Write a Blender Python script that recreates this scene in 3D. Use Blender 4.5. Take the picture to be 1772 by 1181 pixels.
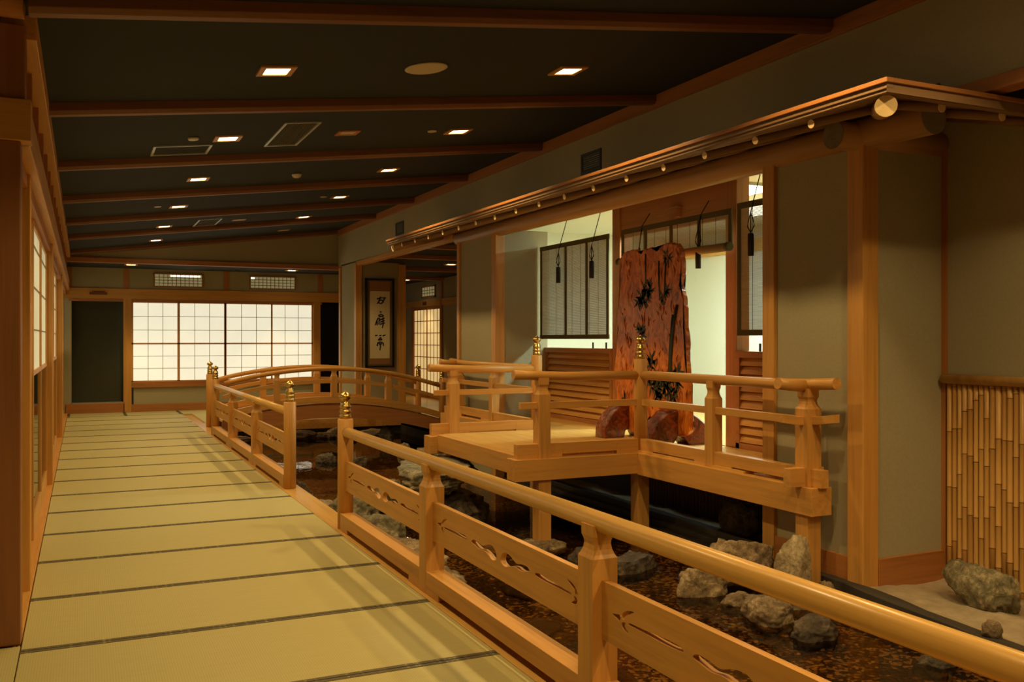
import bpy, bmesh, math, random
from mathutils import Vector, Matrix, noise
PI = math.pi
scn = bpy.context.scene
C = scn.collection
for o in list(bpy.data.objects):
    bpy.data.objects.remove(o)

# ------------------------------------------------------------------ camera, world, exposure
cam_d = bpy.data.cameras.new('camera'); cam = bpy.data.objects.new('camera', cam_d); C.objects.link(cam)
cam.location = (0, 0, 1.47); cam.rotation_euler = (PI/2, 0, math.radians(-25))
cam_d.sensor_width = 36; cam_d.lens = 1593/1772*36; cam_d.shift_y = -3.5/1772
cam_d.clip_start = .02; cam_d.clip_end = 100
scn.camera = cam
w = bpy.data.worlds.new('world'); scn.world = w; w.use_nodes = True
w.node_tree.nodes['Background'].inputs[0].default_value = (.9, .62, .35, 1)
w.node_tree.nodes['Background'].inputs[1].default_value = .02
scn.view_settings.view_transform = 'Standard'; scn.view_settings.look = 'None'
scn.view_settings.exposure = 0.0; scn.view_settings.gamma = 1
SPOT_W = 84.0; SPOT_COL = (1, .70, .285)
ROOM_W = 95.0; ROOM_COL = (.74, 1, .92)

# ------------------------------------------------------------------ materials
def nmat(name):
    m = bpy.data.materials.new(name); m.use_nodes = True
    nt = m.node_tree; b = nt.nodes['Principled BSDF']
    return m, nt, b
def coords(nt, scale=(1, 1, 1), rot=(0, 0, 0)):
    tc = nt.nodes.new('ShaderNodeTexCoord'); mp = nt.nodes.new('ShaderNodeMapping')
    nt.links.new(tc.outputs['Object'], mp.inputs[0]); mp.inputs['Scale'].default_value = scale
    mp.inputs['Rotation'].default_value = rot
    return mp.outputs[0]
def noise_n(nt, vec, scale, detail=4, rough=.5, dist=0):
    n = nt.nodes.new('ShaderNodeTexNoise'); nt.links.new(vec, n.inputs['Vector'])
    n.inputs['Scale'].default_value = scale; n.inputs['Detail'].default_value = detail
    n.inputs['Roughness'].default_value = rough; n.inputs['Distortion'].default_value = dist
    return n.outputs['Fac']
def ramp(nt, fac, stops):
    r = nt.nodes.new('ShaderNodeValToRGB'); nt.links.new(fac, r.inputs[0])
    e = r.color_ramp.elements
    while len(e) < len(stops): e.new(.5)
    for i, (p, c) in enumerate(stops):
        e[i].position = p; e[i].color = (*c, 1)
    return r.outputs[0]
def bump(nt, b, fac, strength, dist=.01):
    n = nt.nodes.new('ShaderNodeBump'); n.inputs['Strength'].default_value = strength
    n.inputs['Distance'].default_value = dist
    nt.links.new(fac, n.inputs['Height']); nt.links.new(n.outputs[0], b.inputs['Normal'])
def mul(c, k): return tuple(v*k for v in c)

def wood(name, c, axis='Z', rough=.42, var=.25, spec=.5, sc=1.0):
    m, nt, b = nmat(name)
    s = [22, 22, 22]; s['XYZ'.index(axis)] = 1.1
    v = coords(nt, tuple(k*sc for k in s))
    oi = nt.nodes.new('ShaderNodeObjectInfo')
    ad = nt.nodes.new('ShaderNodeVectorMath'); ad.operation = 'MULTIPLY_ADD'
    cx = nt.nodes.new('ShaderNodeCombineXYZ')
    for k in range(3): nt.links.new(oi.outputs['Random'], cx.inputs[k])
    nt.links.new(cx.outputs[0], ad.inputs[0]); ad.inputs[1].default_value = (31, 17, 23)
    nt.links.new(v, ad.inputs[2])
    f = noise_n(nt, ad.outputs[0], 1.0, 5, .6, .6)
    col = ramp(nt, f, [(.25, mul(c, 1-var)), (.5, c), (.75, (min(1, c[0]*1.12), c[1]*1.14, c[2]*1.15))])
    nt.links.new(col, b.inputs['Base Color'])
    b.inputs['Roughness'].default_value = rough; b.inputs['Specular IOR Level'].default_value = spec
    bump(nt, b, f, .08, .002)
    return m
WC = (.62, .30, .070)
M = {}
for ax in 'XYZ':
    M['w'+ax] = wood('hinoki wood '+ax, WC, ax)
    M['d'+ax] = wood('reddish wood '+ax, (.43, .165, .045), ax, .5)
    M['l'+ax] = wood('pale wood '+ax, (.68, .38, .10), ax, .28)
    M['g'+ax] = wood('weathered log '+ax, (.50, .27, .10), ax, .5, .4, sc=.5)
for ax in 'XYZ': M['r'+ax] = wood('grey brown eave wood '+ax, (.27, .15, .07), ax, .6, .35, sc=.6)
M['dark_post'] = wood('dark reddish pillar wood', (.30, .115, .04), 'Z', .5)
M['beam'] = wood('dark reddish beam wood', (.20, .075, .026), 'X', .5)
M['end'] = wood('cut timber end', (.85, .60, .30), 'X', .7, .12)
M['dark'] = wood('blackened timber', (.045, .035, .028), 'Y', .7, .5)
M['greyend'] = wood('grey log end', (.22, .17, .12), 'X', .8, .3)

def plaster(name, c, rough=.9, sc=60, amt=.08, bs=.15):
    m, nt, b = nmat(name)
    v = coords(nt); f = noise_n(nt, v, sc, 5, .65); g = noise_n(nt, v, 1.6, 3)
    mx = nt.nodes.new('ShaderNodeMath'); mx.operation = 'MULTIPLY_ADD'
    nt.links.new(g, mx.inputs[0]); mx.inputs[1].default_value = .5; nt.links.new(f, mx.inputs[2])
    col = ramp(nt, mx.outputs[0], [(.4, mul(c, 1-amt)), (1., mul(c, 1+amt))])
    nt.links.new(col, b.inputs['Base Color']); b.inputs['Roughness'].default_value = rough
    b.inputs['Specular IOR Level'].default_value = .2
    bump(nt, b, f, bs, .003)
    return m
M['plaster'] = plaster('olive plaster', (.40, .35, .225))
M['ceil'] = plaster('dark ceiling cloth', (.034, .036, .036), .85, 90)
M['white'] = plaster('pale interior plaster', (.74, .78, .69), .8, 40, .03)
M['soil'] = plaster('sandy mortar ground', (.36, .28, .19), .8, 7, .35, .5)
M['fusuma'] = plaster('dark green sliding panel', (.055, .052, .03), .6, 50)
M['black'] = plaster('unlit opening black', (.006, .005, .004), .5, 50)
M['bed'] = None

def simple(name, c, rough=.5, metal=0, emis=None, es=0, spec=.5):
    m, nt, b = nmat(name)
    v = coords(nt); f = noise_n(nt, v, 35, 3)
    nt.links.new(ramp(nt, f, [(.3, mul(c, .92)), (.7, c)]), b.inputs['Base Color'])
    b.inputs['Roughness'].default_value = rough; b.inputs['Metallic'].default_value = metal
    b.inputs['Specular IOR Level'].default_value = spec
    if emis:
        b.inputs['Emission Color'].default_value = (*emis, 1); b.inputs['Emission Strength'].default_value = es
    return m
M['brass'] = simple('brass', (.62, .42, .15), .3, 1)
M['lamp'] = simple('lit lamp glass', (1, .9, .7), .5, 0, (1, .80, .45), 14)
M['roomlamp'] = simple('lit ceiling panel', (1, 1, .9), .5, 0, (.97, 1, .78), 5)
M['metalw'] = simple('painted white metal', (.55, .5, .4), .5)
M['chrome'] = simple('pale aluminium frame', (.55, .58, .52), .35, .6)
M['plast'] = simple('cream plastic', (.62, .52, .36), .45)
M['blackm'] = simple('black lacquer', (.012, .010, .008), .35)
M['blueg'] = simple('slate grille', (.06, .07, .085), .5)
M['blindb'] = simple('olive cloth border', (.11, .085, .03), .85)
M['cord'] = simple('black cord', (.02, .014, .01), .8)
M['ink'] = simple('ink', (.01, .009, .008), .7)
M['mount'] = simple('brown brocade mount', (.34, .16, .06), .8)
M['mount2'] = simple('grey brown silk mount', (.16, .12, .07), .8)
M['scrollp'] = simple('scroll paper', (.80, .70, .44), .85)
M['red'] = simple('dark red plaque', (.20, .05, .02), .5)
M['pine'] = simple('dark green lacquer paint', (.045, .055, .038), .35)
M['muntin'] = simple('thin lattice wood', (.36, .21, .07), .5)

def paper(name, c, es, band=False):
    m, nt, b = nmat(name)
    f = noise_n(nt, coords(nt), 4, 4, .6)
    col = ramp(nt, f, [(.3, mul(c, .93)), (.7, c)])
    nt.links.new(col, b.inputs['Emission Color']); b.inputs['Emission Strength'].default_value = es
    b.inputs['Base Color'].default_value = (.6, .58, .48, 1); b.inputs['Roughness'].default_value = .9
    return m
M['shojifar'] = paper('backlit shoji paper', (1, .955, .72), .80)
M['shojileft'] = paper('dim backlit shoji paper', (.86, .80, .48), .42)
M['shojidoor'] = paper('warm backlit shoji paper', (1, .68, .27), .62)
M['transom'] = paper('faintly lit transom glass', (.6, .6, .28), .22)

# tatami
m, nt, b = nmat('woven rush tatami'); M['tatami'] = m
v = coords(nt, (1, 1, 1))
wv = nt.nodes.new('ShaderNodeTexWave'); wv.bands_direction = 'X'; nt.links.new(v, wv.inputs[0])
wv.inputs['Scale'].default_value = 28; wv.inputs['Distortion'].default_value = .6
g = noise_n(nt, coords(nt, (3, 220, 1)), 1, 4, .7)
mm = nt.nodes.new('ShaderNodeMath'); mm.operation = 'MULTIPLY_ADD'
nt.links.new(wv.outputs['Fac'], mm.inputs[0]); mm.inputs[1].default_value = .25; nt.links.new(g, mm.inputs[2])
nt.links.new(ramp(nt, mm.outputs[0], [(.3, (.44, .37, .155)), (.9, (.56, .48, .21))]), b.inputs['Base Color'])
b.inputs['Roughness'].default_value = .62; b.inputs['Specular IOR Level'].default_value = .35
bump(nt, b, mm.outputs[0], .12, .002)
# tatami border cloth
m, nt, b = nmat('patterned border cloth'); M['heri'] = m
v = coords(nt, (1, 1, 1))
vo = nt.nodes.new('ShaderNodeTexVoronoi'); vo.inputs['Scale'].default_value = 34; nt.links.new(v, vo.inputs['Vector'])
nt.links.new(ramp(nt, vo.outputs['Distance'], [(.10, (.30, .25, .13)), (.35, (.125, .098, .052))]), b.inputs['Base Color'])
b.inputs['Roughness'].default_value = .8
# bamboo
m, nt, b = nmat('yellow bamboo'); M['bamboo'] = m
f = noise_n(nt, coords(nt, (20, 20, 1.2)), 1, 3)
oi = nt.nodes.new('ShaderNodeObjectInfo')
a = nt.nodes.new('ShaderNodeMath'); a.operation = 'MULTIPLY_ADD'; nt.links.new(oi.outputs['Random'], a.inputs[0])
a.inputs[1].default_value = .45; nt.links.new(f, a.inputs[2])
nt.links.new(ramp(nt, a.outputs[0], [(.3, (.44, .215, .06)), (.95, (.68, .39, .12))]), b.inputs['Base Color'])
b.inputs['Roughness'].default_value = .38
M['node'] = simple('bamboo joint', (.16, .07, .02), .6)
# stone
def stone(name, c1, c2, c3, rough=.75):
    m, nt, b = nmat(name)
    v = coords(nt); f = noise_n(nt, v, 7, 10, .72, .8); g = noise_n(nt, v, 45, 6, .8)
    mx = nt.nodes.new('ShaderNodeMath'); mx.operation = 'MULTIPLY_ADD'
    nt.links.new(g, mx.inputs[0]); mx.inputs[1].default_value = .55; nt.links.new(f, mx.inputs[2])
    nt.links.new(ramp(nt, mx.outputs[0], [(.55, c1), (.78, c2), (.95, c3)]), b.inputs['Base Color'])
    b.inputs['Roughness'].default_value = rough
    bump(nt, b, mx.outputs[0], .7, .03)
    return m
M['stone'] = stone('weathered brown rock', (.055, .036, .02), (.26, .175, .095), (.58, .43, .25))
M['stonep'] = stone('pale sandy rock', (.10, .07, .04), (.42, .31, .18), (.72, .58, .36))
M['stoneg'] = stone('green grey rock', (.045, .045, .028), (.20, .165, .095), (.52, .42, .25))
M['stoned'] = stone('dark wet rock', (.02, .015, .01), (.085, .06, .038), (.24, .17, .10), .4)
# pond bed
m, nt, b = nmat('pebble pond bed'); M['bed'] = m
v = coords(nt)
vo = nt.nodes.new('ShaderNodeTexVoronoi'); vo.inputs['Scale'].default_value = 44; nt.links.new(v, vo.inputs['Vector'])
f = noise_n(nt, v, 2.2, 4)
sp = nt.nodes.new('ShaderNodeSeparateColor'); nt.links.new(vo.outputs['Color'], sp.inputs[0])
a = nt.nodes.new('ShaderNodeMath'); a.operation = 'MULTIPLY'; nt.links.new(sp.outputs[0], a.inputs[0]); nt.links.new(f, a.inputs[1])
nt.links.new(ramp(nt, a.outputs[0], [(.12, (.030, .018, .009)), (.36, (.13, .062, .022)), (.50, (.55, .38, .19))]), b.inputs['Base Color'])
bump(nt, b, vo.outputs['Distance'], .6, -.02)
M['pebble'] = simple('pale pebble', (.60, .45, .26), .5)
# water: clear tinted film + mirror by fresnel
m = bpy.data.materials.new('clear brown pond water'); m.use_nodes = True; nt = m.node_tree; nt.nodes.clear(); M['water'] = m
out = nt.nodes.new('ShaderNodeOutputMaterial'); mx = nt.nodes.new('ShaderNodeMixShader')
tr = nt.nodes.new('ShaderNodeBsdfTransparent'); tr.inputs[0].default_value = (.62, .46, .26, 1)
gl = nt.nodes.new('ShaderNodeBsdfGlossy'); gl.inputs['Roughness'].default_value = .015
fr = nt.nodes.new('ShaderNodeFresnel'); fr.inputs[0].default_value = 1.33
bm_ = nt.nodes.new('ShaderNodeBump'); bm_.inputs['Strength'].default_value = .12; bm_.inputs['Distance'].default_value = .02
nt.links.new(noise_n(nt, coords(nt, (1, .6, 1)), 5, 3), bm_.inputs['Height'])
nt.links.new(bm_.outputs[0], gl.inputs['Normal']); nt.links.new(bm_.outputs[0], fr.inputs['Normal'])
nt.links.new(fr.outputs[0], mx.inputs[0]); nt.links.new(tr.outputs[0], mx.inputs[1]); nt.links.new(gl.outputs[0], mx.inputs[2])
nt.links.new(mx.outputs[0], out.inputs[0])
# glass
m = bpy.data.materials.new('clear glass'); m.use_nodes = True; nt = m.node_tree; nt.nodes.clear(); M['glass'] = m
out = nt.nodes.new('ShaderNodeOutputMaterial'); mx = nt.nodes.new('ShaderNodeMixShader')
tr = nt.nodes.new('ShaderNodeBsdfTransparent'); tr.inputs[0].default_value = (.9, .93, .88, 1)
gl = nt.nodes.new('ShaderNodeBsdfGlossy'); gl.inputs['Roughness'].default_value = .02
fr = nt.nodes.new('ShaderNodeFresnel'); fr.inputs[0].default_value = 1.5
nt.links.new(noise_n(nt, coords(nt), 1, 1), bm_.inputs['Height']) if False else None
nt.links.new(fr.outputs[0], mx.inputs[0]); nt.links.new(tr.outputs[0], mx.inputs[1]); nt.links.new(gl.outputs[0], mx.inputs[2])
nt.links.new(mx.outputs[0], out.inputs[0])
# sudare slats
M['slat'] = wood('split bamboo slat', (.40, .27, .12), 'Y', .6, .2)
# burl
m, nt, b = nmat('lacquered burl wood'); M['burl'] = m
f = noise_n(nt, coords(nt, (1, 3.0, 1.5)), 3.6, 9, .62, 1.6)
nt.links.new(ramp(nt, f, [(.33, (.16, .030, .004)), (.42, (.48, .115, .012)), (.54, (.74, .19, .018)), (.72, (.88, .35, .05))]), b.inputs['Base Color'])
b.inputs['Roughness'].default_value = .3; b.inputs['Coat Weight'].default_value = .5; b.inputs['Coat Roughness'].default_value = .15
bump(nt, b, f, .5, .015)
m, nt, b = nmat('dark lacquered root'); M['root'] = m
f = noise_n(nt, coords(nt), 14, 8, .6, 1.5)
nt.links.new(ramp(nt, f, [(.35, (.05, .008, .003)), (.62, (.30, .055, .012))]), b.inputs['Base Color'])
b.inputs['Roughness'].default_value = .22; b.inputs['Coat Weight'].default_value = .6
bump(nt, b, f, .6, .02)

# ------------------------------------------------------------------ mesh helpers
class MB:
    def __init__(s): s.v = []; s.f = []; s.smooth = []
    def add(s, vs, fs, smooth=False):
        n = len(s.v); s.v += [tuple(q) for q in vs]; s.f += [tuple(i+n for i in q) for q in fs]; s.smooth += [smooth]*len(fs); return s
    def box(s, x0, x1, y0, y1, z0, z1):
        return s.add([(x0,y0,z0),(x1,y0,z0),(x1,y1,z0),(x0,y1,z0),(x0,y0,z1),(x1,y0,z1),(x1,y1,z1),(x0,y1,z1)],
              [(0,3,2,1),(4,5,6,7),(0,1,5,4),(1,2,6,5),(2,3,7,6),(3,0,4,7)])
    def hexa(s, p): return s.add(p, [(0,3,2,1),(4,5,6,7),(0,1,5,4),(1,2,6,5),(2,3,7,6),(3,0,4,7)])
    def rings(s, rings, smooth=True, cap=True):
        n = len(rings[0]); vs = [q for r in rings for q in r]; fs = []
        for i in range(len(rings)-1):
            for j in range(n):
                k = (j+1) % n
                fs.append((i*n+j, i*n+k, (i+1)*n+k, (i+1)*n+j))
        b0 = len(s.v); s.add(vs, fs, smooth)
        if cap:
            s.f.append(tuple(b0+j for j in reversed(range(n)))); s.smooth.append(False)
            e = b0+(len(rings)-1)*n; s.f.append(tuple(e+j for j in range(n))); s.smooth.append(False)
        return s
    def lathe(s, c, prof, seg=24, a0=0, smooth=True):
        rs = []
        for r, z in prof:
            rs.append([(c[0]+max(r, 1e-4)*math.cos(a0+2*PI*j/seg), c[1]+max(r, 1e-4)*math.sin(a0+2*PI*j/seg), c[2]+z) for j in range(seg)])
        return s.rings(rs, smooth)
    def square(s, cx, cy, prof):   # prof: (half, z)
        return s.rings([[(cx-h, cy-h, z), (cx+h, cy-h, z), (cx+h, cy+h, z), (cx-h, cy+h, z)] for h, z in prof], False)
    def sweep(s, pts, r, seg=14, smooth=True):
        pts = [Vector(p) for p in pts]; rs = []
        for i, p in enumerate(pts):
            d = (pts[min(i+1, len(pts)-1)]-pts[max(i-1, 0)]).normalized()
            up = Vector((0, 0, 1)) if abs(d.z) < .95 else Vector((1, 0, 0))
            a = d.cross(up).normalized(); b = a.cross(d)
            rr = r[i] if isinstance(r, (list, tuple)) else r
            rs.append([tuple(p+a*rr*math.cos(2*PI*j/seg)+b*rr*math.sin(2*PI*j/seg)) for j in range(seg)])
        return s.rings(rs, smooth)
    def band(s, sec):              # sec: list of 4-point sections along a path
        return s.rings(sec, False)
def wl(o):
    v = Vector((0, 0, 0))
    while o: v += o.location; o = o.parent
    return v
def obj(name, mb, mat, parent=None, bev=0, label=None, mats=None):
    me = bpy.data.meshes.new(name)
    xs = [v[0] for v in mb.v]; ys = [v[1] for v in mb.v]; zs = [v[2] for v in mb.v]
    c = Vector(((min(xs)+max(xs))/2, (min(ys)+max(ys))/2, min(zs)))
    me.from_pydata([(v[0]-c.x, v[1]-c.y, v[2]-c.z) for v in mb.v], [], mb.f)
    me.polygons.foreach_set('use_smooth', mb.smooth)
    bm = bmesh.new(); bm.from_mesh(me); bmesh.ops.recalc_face_normals(bm, faces=bm.faces); bm.to_mesh(me); bm.free()
    me.update()
    o = bpy.data.objects.new(name, me); C.objects.link(o)
    me.materials.append(mat if not isinstance(mat, str) else M[mat])
    if parent:
        o.parent = parent; o.location = c-wl(parent)
    else: o.location = c
    if bev:
        b = o.modifiers.new('bevel', 'BEVEL'); b.width = bev; b.segments = 2; b.limit_method = 'ANGLE'; b.angle_limit = math.radians(40)
    if label: o['label'] = label
    return o
def tag(o, label, cat, group=None, kind=None):
    o['label'] = label; o['category'] = cat
    if group: o['group'] = group
    if kind: o['kind'] = kind
    return o
def thing(name, loc, label, cat, group=None):
    o = bpy.data.objects.new(name, None); o.empty_display_size = .1; C.objects.link(o); o.location = loc
    return tag(o, label, cat, group)
def struct(name, mb, mat, parent=None, bev=0, label=None):
    o = obj(name, mb, mat, parent, bev)
    if not parent: o['kind'] = 'structure'
    if label: o['label'] = label
    return o
def B(*a): return MB().box(*a)
def kids(o): return [c for c in bpy.data.objects if c.parent == o]
def copy_tree(o, loc=None, parent=None, label=None):
    c = o.copy(); C.objects.link(c); c.parent = parent
    if loc is not None: c.location = loc
    if label: c['label'] = label
    for ch in kids(o): copy_tree(ch, None, c)
    return c
ORD = ['first','second','third','fourth','fifth','sixth','seventh','eighth','ninth','tenth','eleventh','twelfth','thirteenth','fourteenth','fifteenth','sixteenth','seventeenth','eighteenth','nineteenth','twentieth']

LX = -.27          # left wall line
FY = 20.05         # far wall
CA, CB = 3.09, .1237   # ceiling surface z = CA + CB x
PX = 4.70          # plane of the eave posts and hanging wall
QX = 5.46          # recessed front of the inner room
WZ = -.31          # water
GZ = -.20          # bank
DZ = .47           # raised deck floor
def cz(x): return CA+CB*x

# ------------------------------------------------------------------ setting
struct('floor', MB().box(-2.2, 1.95, -3, FY+.1, -.16, -.03).box(1.95, 5.5, 16.85, FY+.1, -.16, -.012).box(5.5, 8.0, 11.95, 23.6, -.16, 0.0).box(4.7,5.5,16.85,20.1,-.16,0.0), 'lX')
struct('floor', B(1.765, 1.955, -3, 16.85, -.16, -.001), 'lY', bev=.003)   # pale edge board under the railing
struct('trim_1', B(-.36, LX, 5.1, FY, -.03, .012), 'wY', bev=.003)
# pond retaining walls
struct('wall_pond', MB().box(1.90, 1.95, -3, 16.9, -.42, -.04).box(1.9, 5.5, 16.85, 16.95, -.42, -.16), 'dark')
struct('trim_2', MB().box(1.93, 1.97, -3, 16.85, -.16, -.01).box(1.95, 5.5, 16.80, 16.86, -.17, -.0), 'wY')
struct('wall_pond', MB().box(5.5, 5.6, 11.9, 16.9, -.42, -.0), 'dark')
# ground bank on the right
g = MB()
nx, ny = 30, 150
pt = lambda i, j: (4.66+(6.0-4.66)*i/nx, -2.5+(13.6+.9)*j/ny)
vs = []
for j in range(ny+1):
    for i in range(nx+1):
        x, y = pt(i, j)
        x0_ = 4.72-(5.3-y)*.1235 if y < 5.3 else 4.72+min(.32, (y-5.3)*.8)
        x = x0_+(6.0-x0_)*i/nx
        z = GZ + .035*noise.noise(Vector((x*2.2, y*2.2, 1)))+.02*noise.noise(Vector((x*7, y*7, 4)))
        if y > 5: z -= .05
        vs.append((x, y, z))
fs = [(j*(nx+1)+i, j*(nx+1)+i+1, (j+1)*(nx+1)+i+1, (j+1)*(nx+1)+i) for j in range(ny) for i in range(nx)]
g.add(vs, fs, True)
tag(struct('ground', g, 'soil'), 'bare sandy mortar bank between the pond curb and the building wall', 'ground')
g = MB()
g.box(1.9, 5.9, -3, 17, -.66, -.375)
struct('pond_bed', g, 'bed', label='brown pebbly bottom of the indoor pond')
# water surface
wm = MB().box(1.95, 4.9, -3, 5.2, WZ-.002, WZ).box(1.95, 5.0, 5.2, 12, WZ-.002, WZ).box(1.95, 5.5, 12, 16.85, WZ-.002, WZ)
wm = MB()
wm.add([(1.955, -2.95, WZ), (5.45, -2.95, WZ), (5.45, 16.84, WZ), (1.955, 16.84, WZ)], [(0, 1, 2, 3)])
wo = obj('pond_water', wm, 'water')
if wo.data.polygons[0].normal.z < 0: wo.data.flip_normals()
tag(wo, 'clear shallow brown pond water beside the corridor, reflecting the lamps', 'water', None, 'stuff')
# main sloped ceiling
def slab(x0, x1, y0, y1, dz0, dz1):
    return MB().hexa([(x0,y0,cz(x0)+dz0),(x1,y0,cz(x1)+dz0),(x1,y1,cz(x1)+dz0),(x0,y1,cz(x0)+dz0),
                      (x0,y0,cz(x0)+dz1),(x1,y0,cz(x1)+dz1),(x1,y1,cz(x1)+dz1),(x0,y1,cz(x0)+dz1)])
struct('ceiling', slab(-2.3, PX+.1, -3, 18.6, 0, .08), 'ceil')
struct('ceiling', B(-.5, 5.6, 18.47, FY+.1, 2.89, 2.97), 'ceil')            # flat lower ceiling at far end
struct('ceiling', B(PX+.1, 5.9, -3, 12.0, 3.45, 3.53), 'ceil')              # behind the hanging wall
struct('ceiling', B(PX+.101, 8.0, 11.95, 23.6, 2.93, 3.0), 'ceil')            # side hall
# hanging wall over the pond
def polyx(x0, x1, yz):   # extruded polygon in YZ
    n = len(yz); m = MB(); vs = [(x0, y, z) for y, z in yz]+[(x1, y, z) for y, z in yz]
    m.add(vs, [tuple(range(n)), tuple(range(2*n-1, n-1, -1))]+[(i, (i+1) % n, n+(i+1) % n, n+i) for i in range(n)]); return m
struct('wall_right', MB().box(PX, PX+.1, -3, 3.95, 2.95, cz(PX)+.02).box(PX, PX+.1, 3.95, 12.45, 3.02, cz(PX)+.02).box(PX, PX+.1, 12.45, 18.5, 2.93, cz(PX)+.02), 'plaster')
struct('trim_3', MB().box(PX-.02, PX+.12, -3, 3.9, 2.885, 2.965), 'dY', bev=.003)
struct('trim_3', MB().box(PX-.02, PX+.12, 12.0, 17.0, 2.86, 2.935), 'wY', bev=.003)
struct('trim_4', MB().box(PX-.03, PX, -3, 18.4, cz(PX)-.12, cz(PX)-.0), 'dY', bev=.003)
# right outer wall (plaster + bamboo wainscot) and the corner block
struct('wall_right', B(5.47, 5.6, -3, 4.6, -.4, 3.5), 'plaster')
struct('wall_right', B(PX+.02, QX, 4.57, 5.46, -.4, 2.86), 'plaster', label='olive plaster block at the near corner of the inner room')
struct('wall_right', B(PX+.02, QX, 10.62, 11.80, -.4, 2.86), 'plaster', label='olive plaster block at the far corner of the inner room')
struct('baseboard_right', MB().box(PX-.0, PX+.02, 4.62, 5.46, -.32, -.005), 'dY', bev=.003)
struct('baseboard_right', MB().box(PX+.131, 5.445, 4.545, 4.57, -.32, -.005), 'dX', bev=.003)
struct('trim_5', B(5.445, 5.475, 4.535, 4.57, -.3, 2.86), 'dZ')
# end wall over the far lights, far wall
m = MB(); m.hexa([(-.5,18.45,2.95),(5.0,18.45,2.95),(5.0,18.55,2.95),(-.5,18.55,2.95),(-.5,18.45,cz(-.5)+.03),(PX+.1,18.45,cz(PX)+.03),(PX+.1,18.55,cz(PX)+.03),(-.5,18.55,cz(-.5)+.03)])
struct('wall_far', m, 'plaster')
struct('trim_6', B(-.4, 4.8, 18.38, 18.55, 2.87, 2.955), 'dX', bev=.003)
m = MB()
for a in [(-.5, 5.6, 2.45, 2.93), (.93, 4.55, .12, .5), (-.5, -.2, 0, 2.3)]:
    m.box(a[0], a[1], FY, FY+.12, a[2], a[3])
struct('wall_far', m, 'plaster')
struct('trim_7', B(-.35, 5.3, FY-.035, FY+.02, 2.275, 2.48), 'wX', bev=.004)
struct('trim_8', B(-.25, 4.75, FY-.02, FY+.02, 2.22, 2.27), 'dX', bev=.002)
struct('baseboard_far', MB().box(.88, 4.75, FY-.03, FY+.02, -.01, .15).box(-.3, .76, FY-.03, FY+.02, -.01, .19), 'dX', bev=.003)
for n, x in enumerate((.74, 4.565)):
    struct('trim_9', B(x, x+.15, FY-.03, FY+.1, 0, 2.28), 'wZ', bev=.004)
for x in (.74, 2.68, 4.66, -.3):
    struct('trim_10', B(x, x+.11, FY-.012, FY+.05, 2.48, 2.9), 'dZ', bev=.002)
struct('trim_11', B(.89, 4.57, FY-.05, FY+.04, .49, .605), 'dX', bev=.003)
# dark closet opening with sliding panel at far left, black opening at far right
struct('door_1', B(-.22, .76, FY+.28, FY+.32, .19, 2.28), 'fusuma', label='dark green sliding panel recessed in the far left opening')
struct('trim_12', B(-.22, .74, FY+.0, FY+.3, .17, .20), 'chrome')
struct('wall_far', MB().box(4.71, 5.6, FY+.25, FY+.3, 0, 2.4), 'black')  # black sheet paints the darkness inside the far right opening
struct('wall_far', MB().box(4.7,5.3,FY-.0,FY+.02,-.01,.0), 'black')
# left wall
struct('wall_left', MB().box(-.46, -.36, 5.1, FY, 2.40, 3.1), 'plaster')
struct('wall_left', B(-2.3, -2.2, -3, 5.1, -.1, 2.85), 'plaster')
struct('wall_left', B(-2.3, -.47, 5.08, 5.2, -.1, 3.1), 'plaster')
struct('wall_left', B(-.42, -.34, 5.12, 6.0, 0, 2.42), 'plaster')
struct('wall_back', B(-2.3, 5.6, -3.1, -3, -.7, 3.9), 'plaster')
struct('trim_13', B(-.36, -.235, 5.1, FY, 2.42, 2.62), 'wY', bev=.004)      # nageshi
struct('trim_14', B(-.36, -.29, 5.1, FY, 2.34, 2.42), 'dY', bev=.003)      # head track
struct('trim_15', B(-.40, -.205, 5.1, 18.4, 2.94, cz(-.2)-.0), 'wY', bev=.004)  # ceiling edge
struct('trim_16', B(-.9, -.225, 4.98, 5.12, 2.42, 2.62), 'wX', bev=.004)
# transom struts and strip above the nageshi
t = thing('transom_lattice', (-.33, 12, 2.62), 'row of short wooden struts between the lintel and ceiling along the left wall', 'transom')
k = 0
y = 5.75
while y < 18.2:
    obj('strut', B(-.36, -.255, y, y+.07, 2.62, 2.95), 'dZ', t, .002)
    y += .82

# ------------------------------------------------------------------ tatami mats
def mat_at(x0, x1, y0, y1, lab, along='X'):
    t = thing('tatami_mat', ((x0+x1)/2, (y0+y1)/2, -.03), lab, 'tatami mat', 'tatami mats on the corridor floor')
    g = .004
    obj('rush_cover', B(x0+g, x1-g, y0+g, y1-g, -.03, 0), 'tatami', t, .004)
    w_ = .03
    if along == 'X':
        for a in ((y0+g, y0+w_), (y1-w_, y1-g)):
            obj('cloth_border', B(x0+g, x1-g, a[0], a[1], -.02, .0022), 'heri', t)
    else:
        for a in ((x0+g, x0+w_), (x1-w_, x1-g)):
            obj('cloth_border', B(a[0], a[1], y0+g, y1-g, -.02, .0022), 'heri', t)
    return t
y = 3.94-.947*3
n = 0
while y < 18.4:
    x0 = LX if y > 4.6 else -2.15
    vis = y+.947 > 3.0
    if vis:
        if x0 < -1:
            mat_at(-.27, 1.765, y, y+.947, 'tatami mat before the near left pillar, %s row from the picture bottom' % ORD[n] if n else 'tatami mat cut off by the lower edge of the picture, nearest the camera')
        else:
            mat_at(x0, 1.765, y, y+.947, 'wide tatami mat laid across the corridor, %s row counting from the camera' % ORD[n])
        n += 1
    else:
        mat_at(-.27, 1.765, y, y+.947, 'tatami mat beneath the camera, outside the picture, %s one' % ('nearer' if y > 1.5 else 'farther'))
    y += .947
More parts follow.
